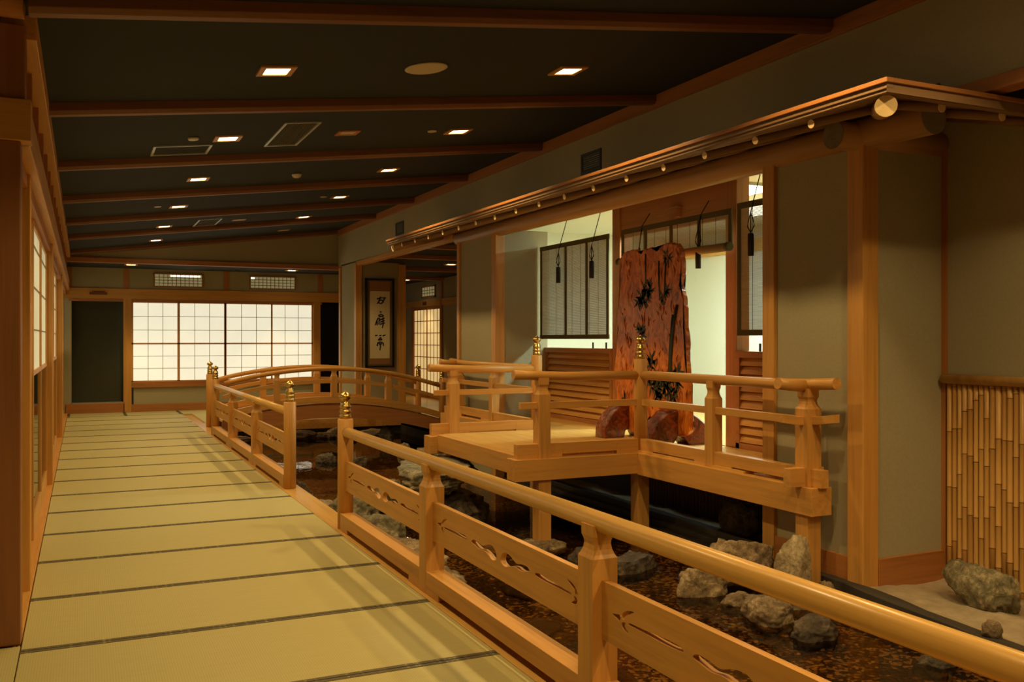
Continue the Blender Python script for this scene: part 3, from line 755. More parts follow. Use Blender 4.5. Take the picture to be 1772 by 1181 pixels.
# deck railings
def slotboard(axis, a0, a1, c, parent, slots):
    # board standing on the edge beam, with low drain slots
    z0, z1, h = BT, .575, .035
    m = MB(); prev = a0
    for s0, s1 in slots:
        m.box(*( (prev, s0, c-h, c+h) if axis == 'x' else (c-h, c+h, prev, s0)), z0, z1)
        m.box(*( (s0, s1, c-h, c+h) if axis == 'x' else (c-h, c+h, s0, s1)), z0+.028, z1)
        prev = s1
    m.box(*( (prev, a1, c-h, c+h) if axis == 'x' else (c-h, c+h, prev, a1)), z0, z1)
    return obj('kick_board', m, 'wX' if axis == 'x' else 'wY', parent, .002)
HR = 1.145
def deck_rail(lab, yc, ye, sgn):
    # yc: y of the cross rail at the landing, ye: outer end of the long rail
    t = thing('deck_railing', (4.57, (yc+ye)/2, BT), lab, 'railing', 'railings on the raised deck')
    newel(4.57, yc, BT, 1.29, t, .06)
    lo, hi = (ye, yc) if ye < yc else (yc, ye)
    end = ye+sgn*.27
    # landing arm along x
    m = MB(); m.sweep([(3.30, yc, HR+.02), (3.5, yc, HR+.012), (3.8, yc, HR), (4.57, yc, HR)], .04, 24); obj('handrail', m, 'wX', t)
    obj('middle_rail', B(3.36, 4.57, yc-.024, yc+.024, .872, .928), 'wX', t, .002)
    slotboard('x', 3.32, 4.57, yc, t, [(3.75, 4.3)])
    rpost(3.57, yc, BT, .995, t, .056, .14)
    # long arm along y
    m = MB(); pts = [(4.57, yc, HR), (4.57, ye-sgn*.3, HR), (4.57, ye, HR+.008), (4.57, end, HR+.025)]
    m.sweep(pts, .04, 24); obj('handrail', m, 'wY', t)
    m = MB(); sec = []
    for y, dz in ((yc, 0), (ye-sgn*.2, 0), (ye, .002), (ye+sgn*.12, .012), (end, .035)):
        sec.append([(4.546, y, .872+dz), (4.594, y, .872+dz), (4.594, y, .928+dz), (4.546, y, .928+dz)])
    m.rings(sec, False); obj('middle_rail', m, 'wY', t, .002)
    e = ye+sgn*.16
    q0, q1 = (e, yc) if e < yc else (yc, e)
    s = [(q0+.33, q0+.95), (q1-.85, q1-.25)] if sgn < 0 else [(q0+.35, q0+.95), (q1-1.0, q1-.35)]
    slotboard('y', q0, q1, 4.57, t, s)
    rpost(4.57, ye, BT, .985, t, .062, .14)
    mid = (yc+ye)/2
    rpost(4.57, mid, BT, .995, t, .05, .14)
    # short crossing stubs at the outer corner
    m = MB(); m.sweep([(4.30, ye, HR+.022), (4.42, ye, HR+.006), (4.57, ye, HR-.004)], .04, 24); obj('crossing_handrail', m, 'wX', t)
    m = MB(); sec = []
    for x, dz in ((4.34, .025), (4.45, .006), (4.57, 0), (4.66, 0)):
        sec.append([(x, ye-.024, .871+dz), (x, ye+.024, .871+dz), (x, ye+.024, .93+dz), (x, ye-.024, .93+dz)])
    m.rings(sec, False); obj('crossing_rail', m, 'wX', t, .002)
    obj('crossing_board', B(4.38, 4.68, ye-.036, ye+.036, BT, .58), 'wX', t, .002)
    return t
deck_rail('deck railing on the near side of the landing, its newel before the carved screen', 7.05, 4.93, -1)
deck_rail('deck railing on the far side of the landing, partly behind the nearer one', 9.15, 11.50, 1)

# ------------------------------------------------------------------ inner room
struct('wall_room', MB().box(QX+.05, 8.3, 4.6, 4.7, 0, 3.1).box(QX+.05, 8.3, 11.75, 11.85, 0, 3.1).box(8.2, 8.3, 4.6, 11.8, 0, 3.1), 'white')
struct('floor', B(QX, 8.3, 4.6, 11.85, .35, DZ), 'lY')
struct('ceiling', B(QX+.05, 8.3, 4.6, 11.85, 3.0, 3.08), 'white')
struct('trim_18', MB().box(8.16, 8.2, 4.7, 11.75, 2.66, 2.82), 'lY')
struct('trim_18', MB().box(8.15, 8.2, 7.6, 7.75, .47, 3.0), 'lY')
struct('wall_room', MB().box(QX, QX+.1, 4.6, 6.94, 2.97, 3.3).box(QX, QX+.1, 8.84, 11.8, 2.97, 3.3).box(PX+.12, QX, 4.58, 4.66, 2.86, 3.03).box(PX+.12, QX, 11.7, 11.8, 2.86, 3.03), 'plaster')
struct('trim_19', MB().box(QX, QX+.06, 6.95, 8.82, 2.60, 3.25), 'dY', bev=.003)        # door head
# pillars of the front
pillar(QX-.02, QX+.13, 6.79, 6.95, DZ, 3.1, 'front pillar between the doorway and the near window blind', 'dZ')
pillar(QX-.02, QX+.13, 8.82, 8.98, DZ, 3.1, 'front pillar between the carved screen and the far window blind', 'dZ')
pillar(PX-.01, PX+.13, 4.55, 4.69, -.32, 2.80, 'big square corner pillar of the inner room, standing on the bank', 'wZ')
pillar(PX-.01, PX+.12, 5.42, 5.55, -.32, 2.80, 'square eave pillar just behind the near end of the deck railing', 'wZ')
pillar(PX-.01, PX+.12, 10.55, 10.68, -.32, 2.80, 'square eave pillar right of the narrow plaster strip at the far end', 'wZ')
pillar(PX-.01, PX+.08, 11.78, 11.87, -.1, 2.85, 'slim eave pillar at the far end of the building front', 'wZ')
# louvred wainscots under the windows
for lab, y0, y1 in (('louvred wooden panel under the far window blind', 8.98, 10.62), ('louvred wooden panel under the near window blind, partly hidden by the eave pillar', 5.5, 6.79)):
    t = thing('louvred_panel', (QX, (y0+y1)/2, DZ), lab, 'wall panel', 'louvred panels below the blinds')
    obj('sill', B(QX-.05, QX+.09, y0, y1, 1.30, 1.36), 'dY', t, .003)
    obj('frame', MB().box(QX-.03, QX+.05, y0, y0+.05, DZ, 1.30).box(QX-.03, QX+.05, y1-.05, y1, DZ, 1.30).box(QX-.03, QX+.05, y0, y1, DZ, DZ+.05), 'dY', t, .002)
    obj('backing', B(QX+.035, QX+.05, y0+.05, y1-.05, DZ+.05, 1.3), 'dY', t)
    s = MB(); n_ = 10
    for i in range(n_):
        z = DZ+.05+(.78)*i/n_; h = .078
        sec = []
        for y in (y0+.05, y1-.05):
            sec.append([(QX+.035, y, z+h), (QX+.012, y, z+h*.95), (QX-.012, y, z+h*.55), (QX-.022, y, z+h*.12), (QX-.010, y, z+.004), (QX+.035, y, z+.02)])
        s.rings(sec, False)
    obj('louvers', s, 'wY', t)
for y, l in ((9.12, 'right'), (9.42, 'left')):
    tag(obj('sill_peg', B(QX-.02, QX-.008, y-.01, y+.01, 1.36, 1.43), 'blackm'), 'small dark peg on the far window sill, %s one' % l, 'peg', 'pegs on the window sills')
for y, l in ((6.47, 'left'), (6.40, 'right')):
    tag(obj('sill_peg', B(QX-.02, QX-.008, y-.01, y+.01, 1.36, 1.43), 'blackm'), 'small dark peg on the near window sill, %s one' % l, 'peg', 'pegs on the window sills')
# panel light and lamps of the inner room
for (x, y, l) in ((6.02, 7.75, 'bright ceiling panel light of the inner room, seen over the near blind'), (7.15, 8.5, 'small ceiling panel light inside the inner room behind the carved screen')):
    t = thing('panel_light', (x, y, 2.985), l, 'ceiling light', 'panel lights of the inner room')
    obj('frame', MB().box(x-.32, x+.32, y-.62, y-.60, 2.97, 3.0).box(x-.32, x+.32, y+.60, y+.62, 2.97, 3.0).box(x-.32, x-.30, y-.6, y+.6, 2.97, 3.0).box(x+.30, x+.32, y-.6, y+.6, 2.97, 3.0), 'metalw', t)
    obj('diffuser', B(x-.30, x+.30, y-.60, y+.60, 2.975, 2.99), 'roomlamp', t)
    ld = bpy.data.lights.new('panel lamp', 'AREA'); ld.shape = 'RECTANGLE'; ld.size = .6; ld.size_y = 1.2; ld.energy = ROOM_W*(.6 if x < 6.5 else 1.5); ld.color = ROOM_COL
    if x > 6.5: ld.size = .3; ld.size_y = .3
    lo = bpy.data.objects.new('lamp', ld); C.objects.link(lo); lo.parent = t; lo.location = (0, 0, -.025)

# blinds
def blind(lab, y0, y1, z0, z1, bands, rolled=False, ty=()):
    X = 5.34
    t = thing('bamboo_blind', (X, (y0+y1)/2, z0), lab, 'blind', 'bamboo blinds in the front openings')
    s = MB(); z = z0+.03; ph = 0
    while z < z1-.03:
        s.box(X-.001, X+.001, y0, y1, z, z+.0072); z += .0088
    obj('slat_screen', s, 'slat', t)
    th = MB(); n_ = max(2, round((y1-y0)/.2))
    for i in range(n_+1):
        y = y0+.02+(y1-y0-.04)*i/n_
        th.box(X-.004, X-.0015, y-.0012, y+.0012, z0+.03, z1-.03)
    obj('binding_thread', th, 'cord', t)
    bw = .023
    bb = MB()
    for y in bands: bb.box(X-.006, X+.006, y-bw, y+bw, z0, z1)
    bb.box(X-.007, X+.007, y0-.01, y1+.01, z1-.055, z1)
    if not rolled: bb.box(X-.007, X+.007, y0-.01, y1+.01, z0, z0+.05)
    obj('cloth_border', bb, 'blindb', t)
    hc = MB()
    for y in ty: hc.sweep([(X-.012, y, z1-.01), (QX-.005, y+.04, 2.80 if rolled else 2.99)], .005, 6)
    obj('hanging_cord', hc, 'cord', t)
    if rolled:
        r_ = MB(); r_.sweep([(X-.03, y0-.01, z0), (X-.03, y1+.01, z0)], .04, 18); obj('rolled_slats', r_, 'slat', t)
        c_ = MB()
        for y in (y0+.0, y1-.0): c_.sweep([(X-.03, y-.02, z0), (X-.03, y+.03, z0)], .0415, 18)
        obj('roll_border', c_, 'blindb', t)
    return t
blind('lowered bamboo blind with olive cloth borders in the far window', 8.89, 10.58, 1.47, 2.65, [8.91, 9.385, 9.90, 10.56], ty=(10.02, 9.2))
blind('half rolled bamboo blind hanging over the doorway behind the carved screen', 6.74, 8.60, 2.31, 2.66, [6.75, 7.22, 7.68, 8.14, 8.59], True, ty=(8.2, 7.18))
blind('lowered bamboo blind over the near window beside the doorway', 5.52, 6.64, 1.50, 2.69, [6.625], ty=(6.42,))
def tassel(y, ztop, ztas, lab, dy=0):
    X = 5.30; zbt = 2.64 if y > 6.6 else 2.68
    t = thing('blind_tassel', (X, y, ztas-.22), lab, 'tassel', 'tassels hanging from the blinds')
    m = MB(); m.sweep([(X+.03, y, zbt), (X, y, ztas+.18), (X, y, ztas)], .005, 6)
    obj('cord', m, 'cord', t)
    m = MB(); kz = ztas+.18
    for sg in (-1, 1):
        m.sweep([(X, y, kz), (X, y+sg*.035, kz-.08), (X, y+sg*.045, kz-.12), (X, y, ztas)], .005, 6)
    obj('looped_knot', m, 'cord', t)
    m = MB(); m.lathe((X, y, ztas-.2), [(.026, 0), (.028, .1), (.026, .19), (.012, .2)], 12)
    obj('tassel_fringe', m, 'cord', t)
for a in ((10.02, 2.85, 2.36, 'black tassel hanging before the far window blind, left one', .06), (9.2, 2.87, 2.37, 'black tassel hanging before the far window blind, right one', -.12),
          (8.2, 2.62, 2.26, 'black tassel above the top of the carved screen', 0), (7.18, 2.66, 2.34, 'black tassel below the rolled blind at the right of the doorway', 0), (6.42, 2.75, 2.40, 'black looped tassel before the near window blind', 0)):
    tassel(*a)
tag(obj('door_chime', MB().box(QX-.05, QX, 7.68, 7.86, 2.70, 2.80).box(QX-.06, QX, 7.66, 7.88, 2.795, 2.81).box(QX-.06, QX, 7.72, 7.82, 2.655, 2.70), 'dY', None, .003), 'small brown wooden box mounted above the doorway', 'box')

# ------------------------------------------------------------------ eave roof
EX, ER = 3.87, .27       # outer edge x, slope
def ez(x, o=0): return 2.774+ER*(x-3.95)+o
y0e, y1e = 3.59, 12.45
t = thing('eave_roof', (4.6, 7.8, 2.7), 'shallow lean-to eave roof over the inner room front with layered fascia', 'roof')
def hip(x): return y0e+(x-EX)          # hip line towards the wall
# boards (front slope) trapezoid, and the near end slope
def slope_front(o0, o1, xa, xb):
    m = MB(); m.hexa([(xa, hip(xa), ez(xa)+o0), (xb, hip(xb), ez(xb)+o0), (xb, y1e, ez(xb)+o0), (xa, y1e, ez(xa)+o0),
                      (xa, hip(xa), ez(xa)+o1), (xb, hip(xb), ez(xb)+o1), (xb, y1e, ez(xb)+o1), (xa, y1e, ez(xa)+o1)]); return m
def ezy(y, o=0): return ez(EX+(y-y0e), o)
def slope_end(o0, o1, ya, yb):
    m = MB(); xa, xb = EX+(ya-y0e), EX+(yb-y0e); XR = 5.50
    m.hexa([(xa, ya, ezy(ya)+o0), (XR, ya, ezy(ya)+o0), (XR, yb, ezy(yb)+o0), (xb, yb, ezy(yb)+o0),
            (xa, ya, ezy(ya)+o1), (XR, ya, ezy(ya)+o1), (XR, yb, ezy(yb)+o1), (xb, yb, ezy(yb)+o1)]); return m
obj('roof_boards', slope_front(.032, .06, EX+.01, 5.5), 'rY', t)
obj('roof_boards', slope_end(.032, .06, y0e, y0e+1.1), 'rX', t)
obj('filler_board', B(4.80, 4.85, 4.7, 11.78, 2.86, 3.045), 'rY', t)
# batten strips under the boards (running along y)
for x in (4.02, 4.14, 4.26, 4.38, 4.50, 4.62):
    obj('batten', B(x-.012, x+.012, hip(x), y1e, ez(x)+.022, ez(x)+.034), 'rY', t)
# fascia layers
for nm_, dx, a, b_, mt in (('fascia_board', .012, .030, .052, 'r'), ('fascia_board', 0, .052, .082, 'r'), ('copper_edge', -.015, .082, .108, 'd')):
    x = EX+dx; yy = y0e+dx; z = ez(EX)
    obj(nm_, B(x, x+.05, yy, y1e, z+a, z+b_), mt+'Y', t, .003)
    obj(nm_, B(x+.0502, 5.5, yy, yy+.05, z+a, z+b_), mt+'X', t, .003)
# rafters
ry = [4.195+.515*i for i in range(16)]
for i, y in enumerate(ry):
    j = random.Random(i).uniform(-.01, .01)
    xs0 = 3.92
    xb = 5.48
    m = MB(); m.sweep([(xs0, y+j, ez(xs0)-.018), ((xs0+xb)/2, y, ez((xs0+xb)/2)-.01), (xb, y-j, ez(xb))], [.026, .029, .031], 12)
    o = obj('rafter', m, 'rX', t)
    m = MB(); m.sweep([(xs0-.004, y+j, ez(xs0)-.019), (xs0+.001, y+j, ez(xs0)-.018)], .0262, 14); obj('cut_end', m, 'end', o, 0, 'pale sawn end of the rafter')
for i, x in enumerate((4.4, 4.9, 5.35)):
    ya = 3.69
    m = MB(); m.sweep([(x, ya, ezy(ya)), (x, 4.5, ezy(4.5))], .028, 12); o = obj('rafter', m, 'rY', t)
    m = MB(); m.sweep([(x, ya-.004, ezy(ya)), (x, ya+.001, ezy(ya))], .0285, 12); obj('cut_end', m, 'end', o, 0, 'pale sawn end of the rafter')
m = MB(); m.sweep([(3.93, 3.65, ez(3.95)-.045), (4.3, 4.02, ez(4.3)-.035), (4.78, 4.5, ez(4.78)-.02)], .058, 20); o = obj('hip_rafter', m, 'gX', t)
m = MB(); m.sweep([(3.926, 3.646, ez(3.95)-.046), (3.931, 3.651, ez(3.95)-.045)], .058, 20); obj('cut_end', m, 'end', o, 0, 'pale sawn end of the hip rafter')
m = MB(); m.sweep([(3.94, 12.40, ez(3.94)-.02), (4.7, 12.40, ez(4.7)-.02)], .055, 18); o = obj('hip_rafter', m, 'gX', t)
m = MB(); m.sweep([(3.935, 12.40, ez(3.94)-.021), (3.941, 12.40, ez(3.94)-.02)], .055, 18); obj('cut_end', m, 'end', o, 0, 'pale sawn end of the far rafter')
# log beams under the eave
m = MB(); m.sweep([(4.76, 4.05, 2.84), (4.76, 6, 2.855), (4.76, 8.5, 2.85), (4.76, 10.6, 2.86), (4.76, 11.95, 2.86)], [.105, .10, .097, .092, .09], 26)
t = thing('log_beam', (4.76, 8, 2.75), 'long round log beam carrying the eave above the building front', 'log')
obj('log', m, 'gY', t)
m = MB(); m.sweep([(4.76, 4.046, 2.84), (4.76, 4.051, 2.84)], .105, 26); obj('cut_end', m, 'greyend', t, 0, 'grey sawn log end')
m = MB(); m.sweep([(4.50, 4.62, 2.82), (5.46, 4.62, 2.83)], [.092, .10], 26)
t = thing('log_beam', (5.0, 4.62, 2.72), 'short round log crossing the corner pillar under the eave', 'log')
obj('log', m, 'gX', t)
m = MB(); m.sweep([(4.496, 4.62, 2.82), (4.501, 4.62, 2.82)], .092, 26); obj('cut_end', m, 'greyend', t, 0, 'grey sawn log end')

# ------------------------------------------------------------------ bamboo wainscots
def bamboo_fence(lab, axis, c, a0, a1, z0, z1, cap, poles_mat='bamboo', r=.021):
    t = thing('bamboo_wainscot', ((c, (a0+a1)/2, z0) if axis == 'y' else ((a0+a1)/2, c, z0)), lab, 'bamboo wainscot')
    n_ = int((a1-a0)/(2*r)); rnd = random.Random(5)
    for i in range(n_):
        a = a1-r-2*r*i
        q = rnd.uniform(.85, 1.0)*r; off = rnd.uniform(-.004, .004)
        m = MB(); z = z0; rs = []
        nz = z0+rnd.uniform(.05, .35); zs = []
        while nz < z1: zs.append(nz); nz += rnd.uniform(.27, .42)
        prof = [(q, z0)]
        for k in zs: prof += [(q*.97, k-.006), (q*1.10, k), (q*.97, k+.006)]
        prof.append((q, z1))
        m.lathe((c+off, a, 0), prof, 12)
        p = obj('bamboo_pole', m, poles_mat, t)
        if poles_mat == 'bamboo':
            g_ = MB()
            for k in zs: g_.lathe((c+off, a, k), [(q*1.03, -.0045), (q*1.12, -.001), (q*1.03, .0015)], 12)
            if zs: obj('joint_rings', g_, 'node', p)
    if cap:
        m = MB(); m.sweep([(c-.02, a1+.02, z1+.005), (c-.02, (a0+a1)/2, z1+.005), (c-.02, a0, z1+.005)], .034, 18); obj('cap_pole', m, 'bamboo', t)
    return t
bamboo_fence('tall wainscot of upright yellow bamboo poles with a bamboo cap at the right edge', 'y', 5.445, 2.3, 4.52, GZ-.05, 1.19, True)
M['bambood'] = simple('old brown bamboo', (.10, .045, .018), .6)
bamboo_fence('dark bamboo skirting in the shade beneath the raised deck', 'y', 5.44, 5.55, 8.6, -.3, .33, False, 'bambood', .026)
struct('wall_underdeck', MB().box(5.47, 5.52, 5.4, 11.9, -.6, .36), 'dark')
# the curb timbers at the pond edge
def timber(lab, p0, p1, hw, z0, z1, seed):
    rnd = random.Random(seed); m = MB(); sec = []; n_ = 26
    for i in range(n_+1):
        f = i/n_; x = p0[0]+(p1[0]-p0[0])*f; y = p0[1]+(p1[1]-p0[1])*f
        e = [rnd.uniform(-.006, .006) for _ in range(4)]
        sec.append([(x-hw+e[0], y, z0), (x+hw, y, z0), (x+hw+e[1], y, z1+e[2]), (x-hw+e[3], y, z1+e[0])])
    m.rings(sec, False)
    return tag(obj('curb_timber', m, 'dark', None, .006), lab, 'timber', 'blackened timbers along the pond edge')
timber('blackened curb timber between the pond and the sandy bank, upper one', (4.75, 5.35), (4.02, -.6), .045, -.33, -.165, 1)
timber('blackened timber just above the water below the curb, in the right foreground', (4.765, 5.3), (4.035, -.6), .035, -.60, -.335, 2)
timber('charred edge timber under the deck, upper one', (5.02, 11.7), (5.02, 5.5), .05, -.4, -.19, 3)
timber('charred edge timber under the deck, middle one', (4.92, 11.7), (4.92, 5.5), .04, -.45, -.235, 4)
timber('charred edge timber under the deck, lowest at the water', (4.83, 11.7), (4.83, 5.5), .04, -.45, -.275, 6)

# ------------------------------------------------------------------ rocks
def rock(lab, x, y, z0, z1, sx, sy, seed, mat='stone', rot=0, cuts=9, flat=False, name='rock', tilt=0, group='rocks in and around the pond', sub=5, rough=1.15, expo=.86, top=None):
    rnd = random.Random(seed); bm = bmesh.new(); bmesh.ops.create_icosphere(bm, subdivisions=sub, radius=1)
    planes = []
    for i in range(cuts):
        n_ = Vector((rnd.gauss(0, 1), rnd.gauss(0, 1), rnd.gauss(0, .8))).normalized(); planes.append((n_, rnd.uniform(.66, .95)))
    if top: planes.append((Vector(top).normalized(), .70))
    if flat: planes += [(Vector((rnd.uniform(-.08, .08), rnd.uniform(-.08, .08), 1)).normalized(), .62)]
    R_ = Matrix.Rotation(rot, 3, 'Z') @ Matrix.Rotation(tilt, 3, 'X')
    hz = (z1-z0)/2
    for v in bm.verts:
        p = v.co.copy(); p = Vector([math.copysign(abs(c_)**expo, c_) for c_ in p])
        for n_, d in planes:
            k = p.dot(n_)
            if k > d: p -= n_*(k-d)*.92
        q = p*2.2+Vector((seed*3.1, 0, 0))
        p *= 1+rough*(.13*noise.noise(q)+.08*noise.noise(q*2.7)+.045*abs(noise.noise(q*6))+.02*noise.noise(q*15))
        v.co = p
    zmin = min(v.co.z for v in bm.verts); zmax = max(v.co.z for v in bm.verts)
    for v in bm.verts:
        p = Vector((v.co.x*sx/1.5, v.co.y*sy/1.5, (v.co.z-zmin)/(zmax-zmin)*(z1-z0)))
        v.co = R_ @ p
    me = bpy.data.meshes.new(name); bm.to_mesh(me); bm.free()
    for p in me.polygons: p.use_smooth = True
    me.materials.append(M[mat]); o = bpy.data.objects.new(name, me); C.objects.link(o); o.location = (x, y, z0)
    return tag(o, lab, 'rock', group)
rock('upright pale narrow rock in front of the near deck support post', 4.27, 4.74, -.42, .17, .135, .16, 3, 'stonep', .3, 5, expo=.5, top=(-.55, -.3, .8), rough=.7)
rock('large rough tan boulder at the pond edge below the near deck end', 4.36, 5.42, -.42, .02, .44, .36, 8, 'stone', .5, 12)
rock('rounded rock in the shallow water left of the tan boulder', 3.93, 5.32, -.42, -.13, .33, .24, 11, 'stone', .2, 8)
rock('round fissured rock in the water before the upright rock', 3.95, 4.62, -.42, -.16, .27, .24, 15, 'stone', 1.0, 8)
rock('dark lumpy rock in the water right of the fissured one', 3.99, 4.25, -.42, -.18, .25, .20, 19, 'stoned', .4, 9)
rock('small rubble rock between the rounded and the fissured rocks', 4.02, 4.97, -.42, -.235, .20, .15, 23, 'stone', 0, 8)
rock('small grey stone wedged at the foot of the near deck support post', 4.45, 4.62, -.42, -.12, .13, .12, 29, 'stone', 0, 8)
rock('large slanted green grey rock lying on the sandy bank by the bamboo', 5.13, 4.02, GZ-.06, .06, .22, .40, 31, 'stoneg', -.25, 8, tilt=.05)
rock('small cup shaped pale stone on the curb timber at the right', 4.53, 3.47, -.2, -.075, .075, .075, 37, 'stone', 0, 6)
rock('low wet rock in the water under the near handrail at the lower right', 4.26, 3.60, -.42, -.26, .2, .16, 41, 'stoned', 0, 8)
rock('big flat stepping stone before the open front of the landing', 3.12, 8.42, .0, .28, .62, 1.15, 43, 'stoneg', -.42, 7, True)
rock('squat boulder carrying the flat stepping stone', 3.22, 8.30, -.42, .02, .55, .8, 47, 'stoned', -.2, 9)
rock('pale rock at the left end of the flat stepping stone', 2.74, 8.98, -.42, .06, .42, .42, 53, 'stone', 0, 9, True)
rock('mottled rock at the pond edge behind the corridor railing, under its first carved panel', 2.30, 7.55, -.42, -.02, .36, .50, 59, 'stoneg', 0, 10)
rock('brown rock at the pond edge behind the corridor railing, beside the second post', 2.26, 6.75, -.42, -.08, .34, .48, 61, 'stone', .5, 10)
rock('small pale rock behind the corridor railing near the second post', 2.28, 6.15, -.42, -.13, .28, .36, 64, 'stone', .5, 10)
rock('green flecked rock at the pond edge in the railing gap', 2.34, 8.62, -.42, .0, .34, .40, 67, 'stoneg', 0, 9)
rock('flat brown rock at the pond edge in the railing gap', 2.16, 9.2, -.42, -.15, .28, .36, 71, 'stone', 0, 9, True)
rock('dark rounded rock beside the far newel of the railing gap', 2.12, 9.8, -.42, -.04, .22, .22, 73, 'stoned', 0, 8)
rock('low rock under the landing post nearest the corridor', 3.57, 7.05, -.42, -.24, .30, .26, 79, 'stone', 0, 7, True)
rock('dark rock in the water behind the low landing rock', 3.64, 6.48, -.42, -.20, .18, .16, 83, 'stoned', 0, 7)
rock('long flat brown rock in the pond beneath the deck edge', 3.86, 6.08, -.42, -.20, .34, .22, 89, 'stoned', .3, 7, True)
rock('large dark blue grey rock in the shade beneath the deck', 5.16, 6.35, -.3, .08, .22, .34, 97, 'stoned', 0, 9)
rock('dark rock with a pale top out in the pond, left of the pair', 3.2, 13.2, -.42, -.17, .24, .16, 101, 'stoned', 0, 8)
rock('dark rock with a pale top out in the pond, right of the pair', 3.5, 12.7, -.42, -.19, .26, .18, 103, 'stoned', 0, 8)
rock('flat slab of grey rock by the far deck corner', 4.75, 13.0, -.42, -.16, .42, .5, 107, 'stone', .4, 9, True)
rock('small white capped rock in the water near the far deck corner', 4.5, 13.6, -.42, -.13, .15, .13, 109, 'stone', 0, 8)
rock('upright grey rock under the bridge toward the right bank', 4.70, 15.1, -.42, .0, .18, .18, 113, 'stoned', 0, 9)
for k, (x, sx, z) in enumerate(((2.4, .5, -.22), (3.0, .45, -.2), (3.5, .5, -.16), (3.95, .4, -.22), (4.35, .5, -.14), (4.9, .5, -.2))):
    rock('brown rock on the far pond shore under the bridge, %s from the left' % ORD[k], x, 16.55, -.42, z, sx, .4, 120+k, 'stone', 0, 8)
rnd = random.Random(9)
# sunken flat stones and pebbles
for k, (x, y) in enumerate(((2.6, 5.2), (2.9, 6.0), (2.55, 4.3), (3.2, 5.0), (2.9, 3.6), (3.5, 4.2))):
    rock('flat greenish stone sunk on the pond floor, %s of the scattered slabs' % ORD[k], x, y, -.40, -.34, rnd.uniform(.2, .34), rnd.uniform(.2, .34), 140+k, 'stoned', rnd.uniform(0, 3), 6, True, sub=3, group='flat stones sunk in the pond')
m = MB()
for i in range(900):
    x = rnd.uniform(2.0, 4.4); y = rnd.uniform(1.6, 9); r_ = rnd.uniform(.006, .016)
    a = rnd.uniform(0, 6.28)
    vs = [(x+r_*1.4*math.cos(a+k*PI/3), y+r_*math.sin(a+k*PI/3), -.378) for k in range(6)]+[(x+r_*.8*math.cos(a+k*PI/3), y+r_*.6*math.sin(a+k*PI/3), -.378+r_*.8) for k in range(6)]
    m.add(vs, [tuple(range(6, 12))]+[(k, (k+1) % 6, 6+(k+1) % 6, 6+k) for k in range(6)], True)
tag(obj('pebbles', m, 'pebble'), 'pale pebbles strewn over the pond bottom', 'pebbles', None, 'stuff')

# ------------------------------------------------------------------ carved burl screen
OUT = [(8.181,.702),(8.25,.842),(8.273,.998),(8.307,1.142),(8.25,1.361),(8.238,1.585),(8.261,1.694),(8.227,1.814),(8.193,1.921),(8.181,2.088),(8.193,2.257),(8.148,2.332),(8.103,2.373),(7.982,2.374),(7.857,2.36),(7.779,2.336),(7.738,2.367),(7.625,2.38),(7.55,2.356),(7.495,2.326),(7.465,2.36),(7.407,2.388),(7.282,2.384),(7.189,2.362),(7.133,2.308),(7.115,2.236),(7.092,2.175),(7.106,2.076),(7.124,1.999),(7.092,1.928),(7.064,1.792),(7.055,1.625),(7.016,1.424),(7.034,1.326),(7.025,1.213),(6.998,1.092),(7.002,.916),(6.98,.768),(6.971,.673),(7.016,.589),(7.32,.544),(7.534,.58),(7.584,.632),(7.615,.703),(7.696,.622),(7.8,.527),(8.092,.548)]
SX = 5.08
t = thing('carved_wood_screen', (SX, 7.63, DZ), 'tall freestanding slab of lacquered burl wood carved with pine and bamboo', 'screen')
loop = smooth_loop([(a, b_) for a, b_ in OUT], 4)
rnd = random.Random(4)
cy_, cz_ = 7.63, 1.5
rings = []
for off, sc_ in ((-.03, .975), (-.022, .995), (.022, .995), (.03, .975)):
    ring = []
    for i, p in enumerate(loop):
        n_ = noise.noise(Vector((p[0]*9, p[1]*9, 2)))*.022+noise.noise(Vector((p[0]*24, p[1]*24, off*20)))*.016
        d = Vector((p[0]-cy_, p[1]-cz_)); dl = d.length
        f = 1-(1-sc_)*.6/dl+n_/dl
        ring.append((SX+off, cy_+d.x*f, cz_+d.y*f))
    rings.append(ring)
bm = bmesh.new()
vr = [[bm.verts.new(v) for v in r_] for r_ in rings]
N = len(loop)
for i in range(3):
    for j in range(N): bm.faces.new((vr[i][j], vr[i][(j+1) % N], vr[i+1][(j+1) % N], vr[i+1][j]))
for ring in (vr[0], vr[3]):
    f_ = bm.faces.new(ring); bmesh.ops.triangulate(bm, faces=[f_])
bmesh.ops.recalc_face_normals(bm, faces=bm.faces)
mb = MB(); bm.verts.index_update(); mb.add([tuple(v.co) for v in bm.verts], [tuple(v.index for v in f_.verts) for f_ in bm.faces], False); bm.free()
obj('burl_slab', mb, 'burl', t)
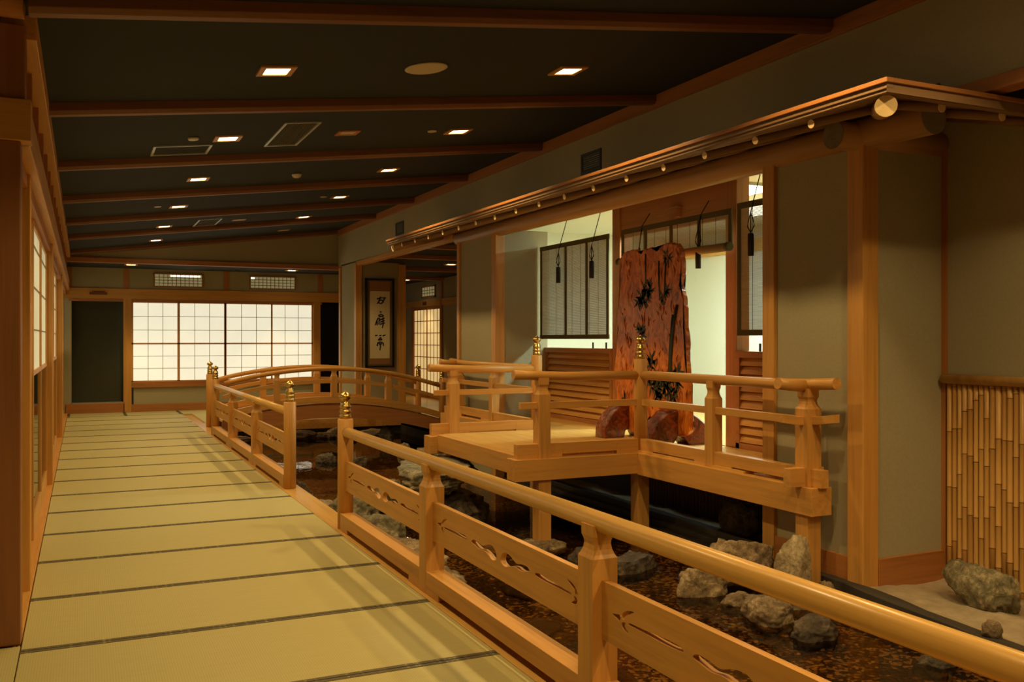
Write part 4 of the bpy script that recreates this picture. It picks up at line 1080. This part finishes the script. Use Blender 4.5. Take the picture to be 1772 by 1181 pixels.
# carved relief: ridges of bark
m = MB()
for i in range(110):
    y = rnd.uniform(7.08, 8.18); z = rnd.uniform(.75, 1.75) if rnd.random() < .75 else rnd.uniform(1.75, 2.25); L = rnd.uniform(.03, .12)
    m.sweep([(SX-.030, y, z), (SX-.036, y+rnd.uniform(-.02, .02), z+L*.5), (SX-.030, y+rnd.uniform(-.03, .03), z+L)], [.002, rnd.uniform(.004, .008), .002], 6)
obj('carved_ridges', m, 'burl', t)
def px2(px, py):   # picture measurement turned to slab coordinates when drawing the relief
    r = (px-886)/1593.; c_, s_ = math.cos(math.radians(25)), math.sin(math.radians(25)); d = SX/(r*c_+s_)
    return (d*(c_-r*s_), 1.47+(587-py)/1593.*d)
m = MB()
def leaf(y, z, ang, L, w_):
    c_, s_ = math.cos(ang), math.sin(ang); q = lambda a, b_: (SX-.034, y+a*c_-b_*s_, z+a*s_+b_*c_)
    pts = [q(0, 0), q(L*.4, w_), q(L, 0), q(L*.4, -w_)]
    b0 = [(p[0]+.006, p[1], p[2]) for p in pts]
    m.add(pts+b0, [(0, 1, 2, 3), (0, 1, 5, 4), (1, 2, 6, 5), (2, 3, 7, 6), (3, 0, 4, 7)])
for px, py, sz in ((1159, 446, .10), (1127, 503, .12), (1114, 514, .12), (1130, 500, .09), (1118, 520, .11), (1113, 574, .11), (1117, 582, .09), (1133, 622, .11), (1130, 633, .12), (1157, 505, .08), (1130, 668, .12), (1143, 672, .12), (1158, 664, .12), (1175, 660, .12), (1165, 680, .12), (1150, 682, .12), (1140, 655, .10), (1178, 645, .10), (1150, 655, .10), (1136, 650, .13), (1160, 668, .13), (1168, 650, .12), (1142, 688, .12), (1172, 684, .10), (1120, 505, .10), (1124, 514, .10), (1110, 522, .09), (1152, 515, .08), (1085, 690, .08)):
    y, z = px2(px, py)
    for k in range(12): leaf(y+rnd.uniform(-.02, .02), z+rnd.uniform(-.02, .02), rnd.uniform(0, 6.28), sz*rnd.uniform(.7, 1.1), .012)
for line in ([(1145, 452), (1145, 490), (1147, 520)], [(1157, 450), (1155, 500), (1153, 528)], [(1122, 440), (1122, 470), (1122, 492)], [(1177, 528), (1170, 570), (1166, 620), (1166, 660)], [(1170, 545), (1165, 600), (1163, 650)]):
    q = [px2(*p) for p in line]
    wd = .010 if len(q) == 3 and line[0][1] < 500 else .017
    m.sweep([(SX-.031, a, b_) for a, b_ in q], wd, 8)
obj('painted_pine_and_bamboo', m, 'pine', t, 0, 'dark green painted relief of pine needles and bamboo')
for yc in (8.10, 7.25):
    prof = [(-.34, 0), (-.33, .12), (-.26, .24), (-.16, .32), (-.03, .355), (.1, .33), (.2, .27), (.3, .2), (.345, .1), (.35, 0), (.10, 0), (.08, .06), (.03, .095), (-.03, .10), (-.08, .07), (-.10, 0)]
    lp = prof[:10]; lp = [(x, z) for x, z in lp]
    m = MB(); rr = []
    full = [(SX+x+noise.noise(Vector((x*8, z*8, yc)))*.02, DZ+z+ (noise.noise(Vector((x*9, z*9, yc+3)))*.012 if z > 0 else 0)) for x, z in prof]
    bm = bmesh.new(); rs_ = []
    for dy, k in ((-.10, .93), (-.06, 1.0), (.06, 1.0), (.10, .93)):
        rs_.append([bm.verts.new((SX+(x-SX)*k, yc+dy, DZ+(z-DZ)*k)) for x, z in full])
    n_ = len(full)
    for i in range(3):
        for j in range(n_): bm.faces.new((rs_[i][j], rs_[i][(j+1) % n_], rs_[i+1][(j+1) % n_], rs_[i+1][j]))
    for ring in (rs_[0], rs_[3]):
        f_ = bm.faces.new(ring); bmesh.ops.triangulate(bm, faces=[f_])
    bmesh.ops.recalc_face_normals(bm, faces=bm.faces); bm.verts.index_update()
    mb = MB(); mb.add([tuple(v.co) for v in bm.verts], [tuple(v.index for v in f_.verts) for f_ in bm.faces], False); bm.free()
    obj('root_foot', mb, 'root', t, .012, 'dark glossy root wood foot with a hole')
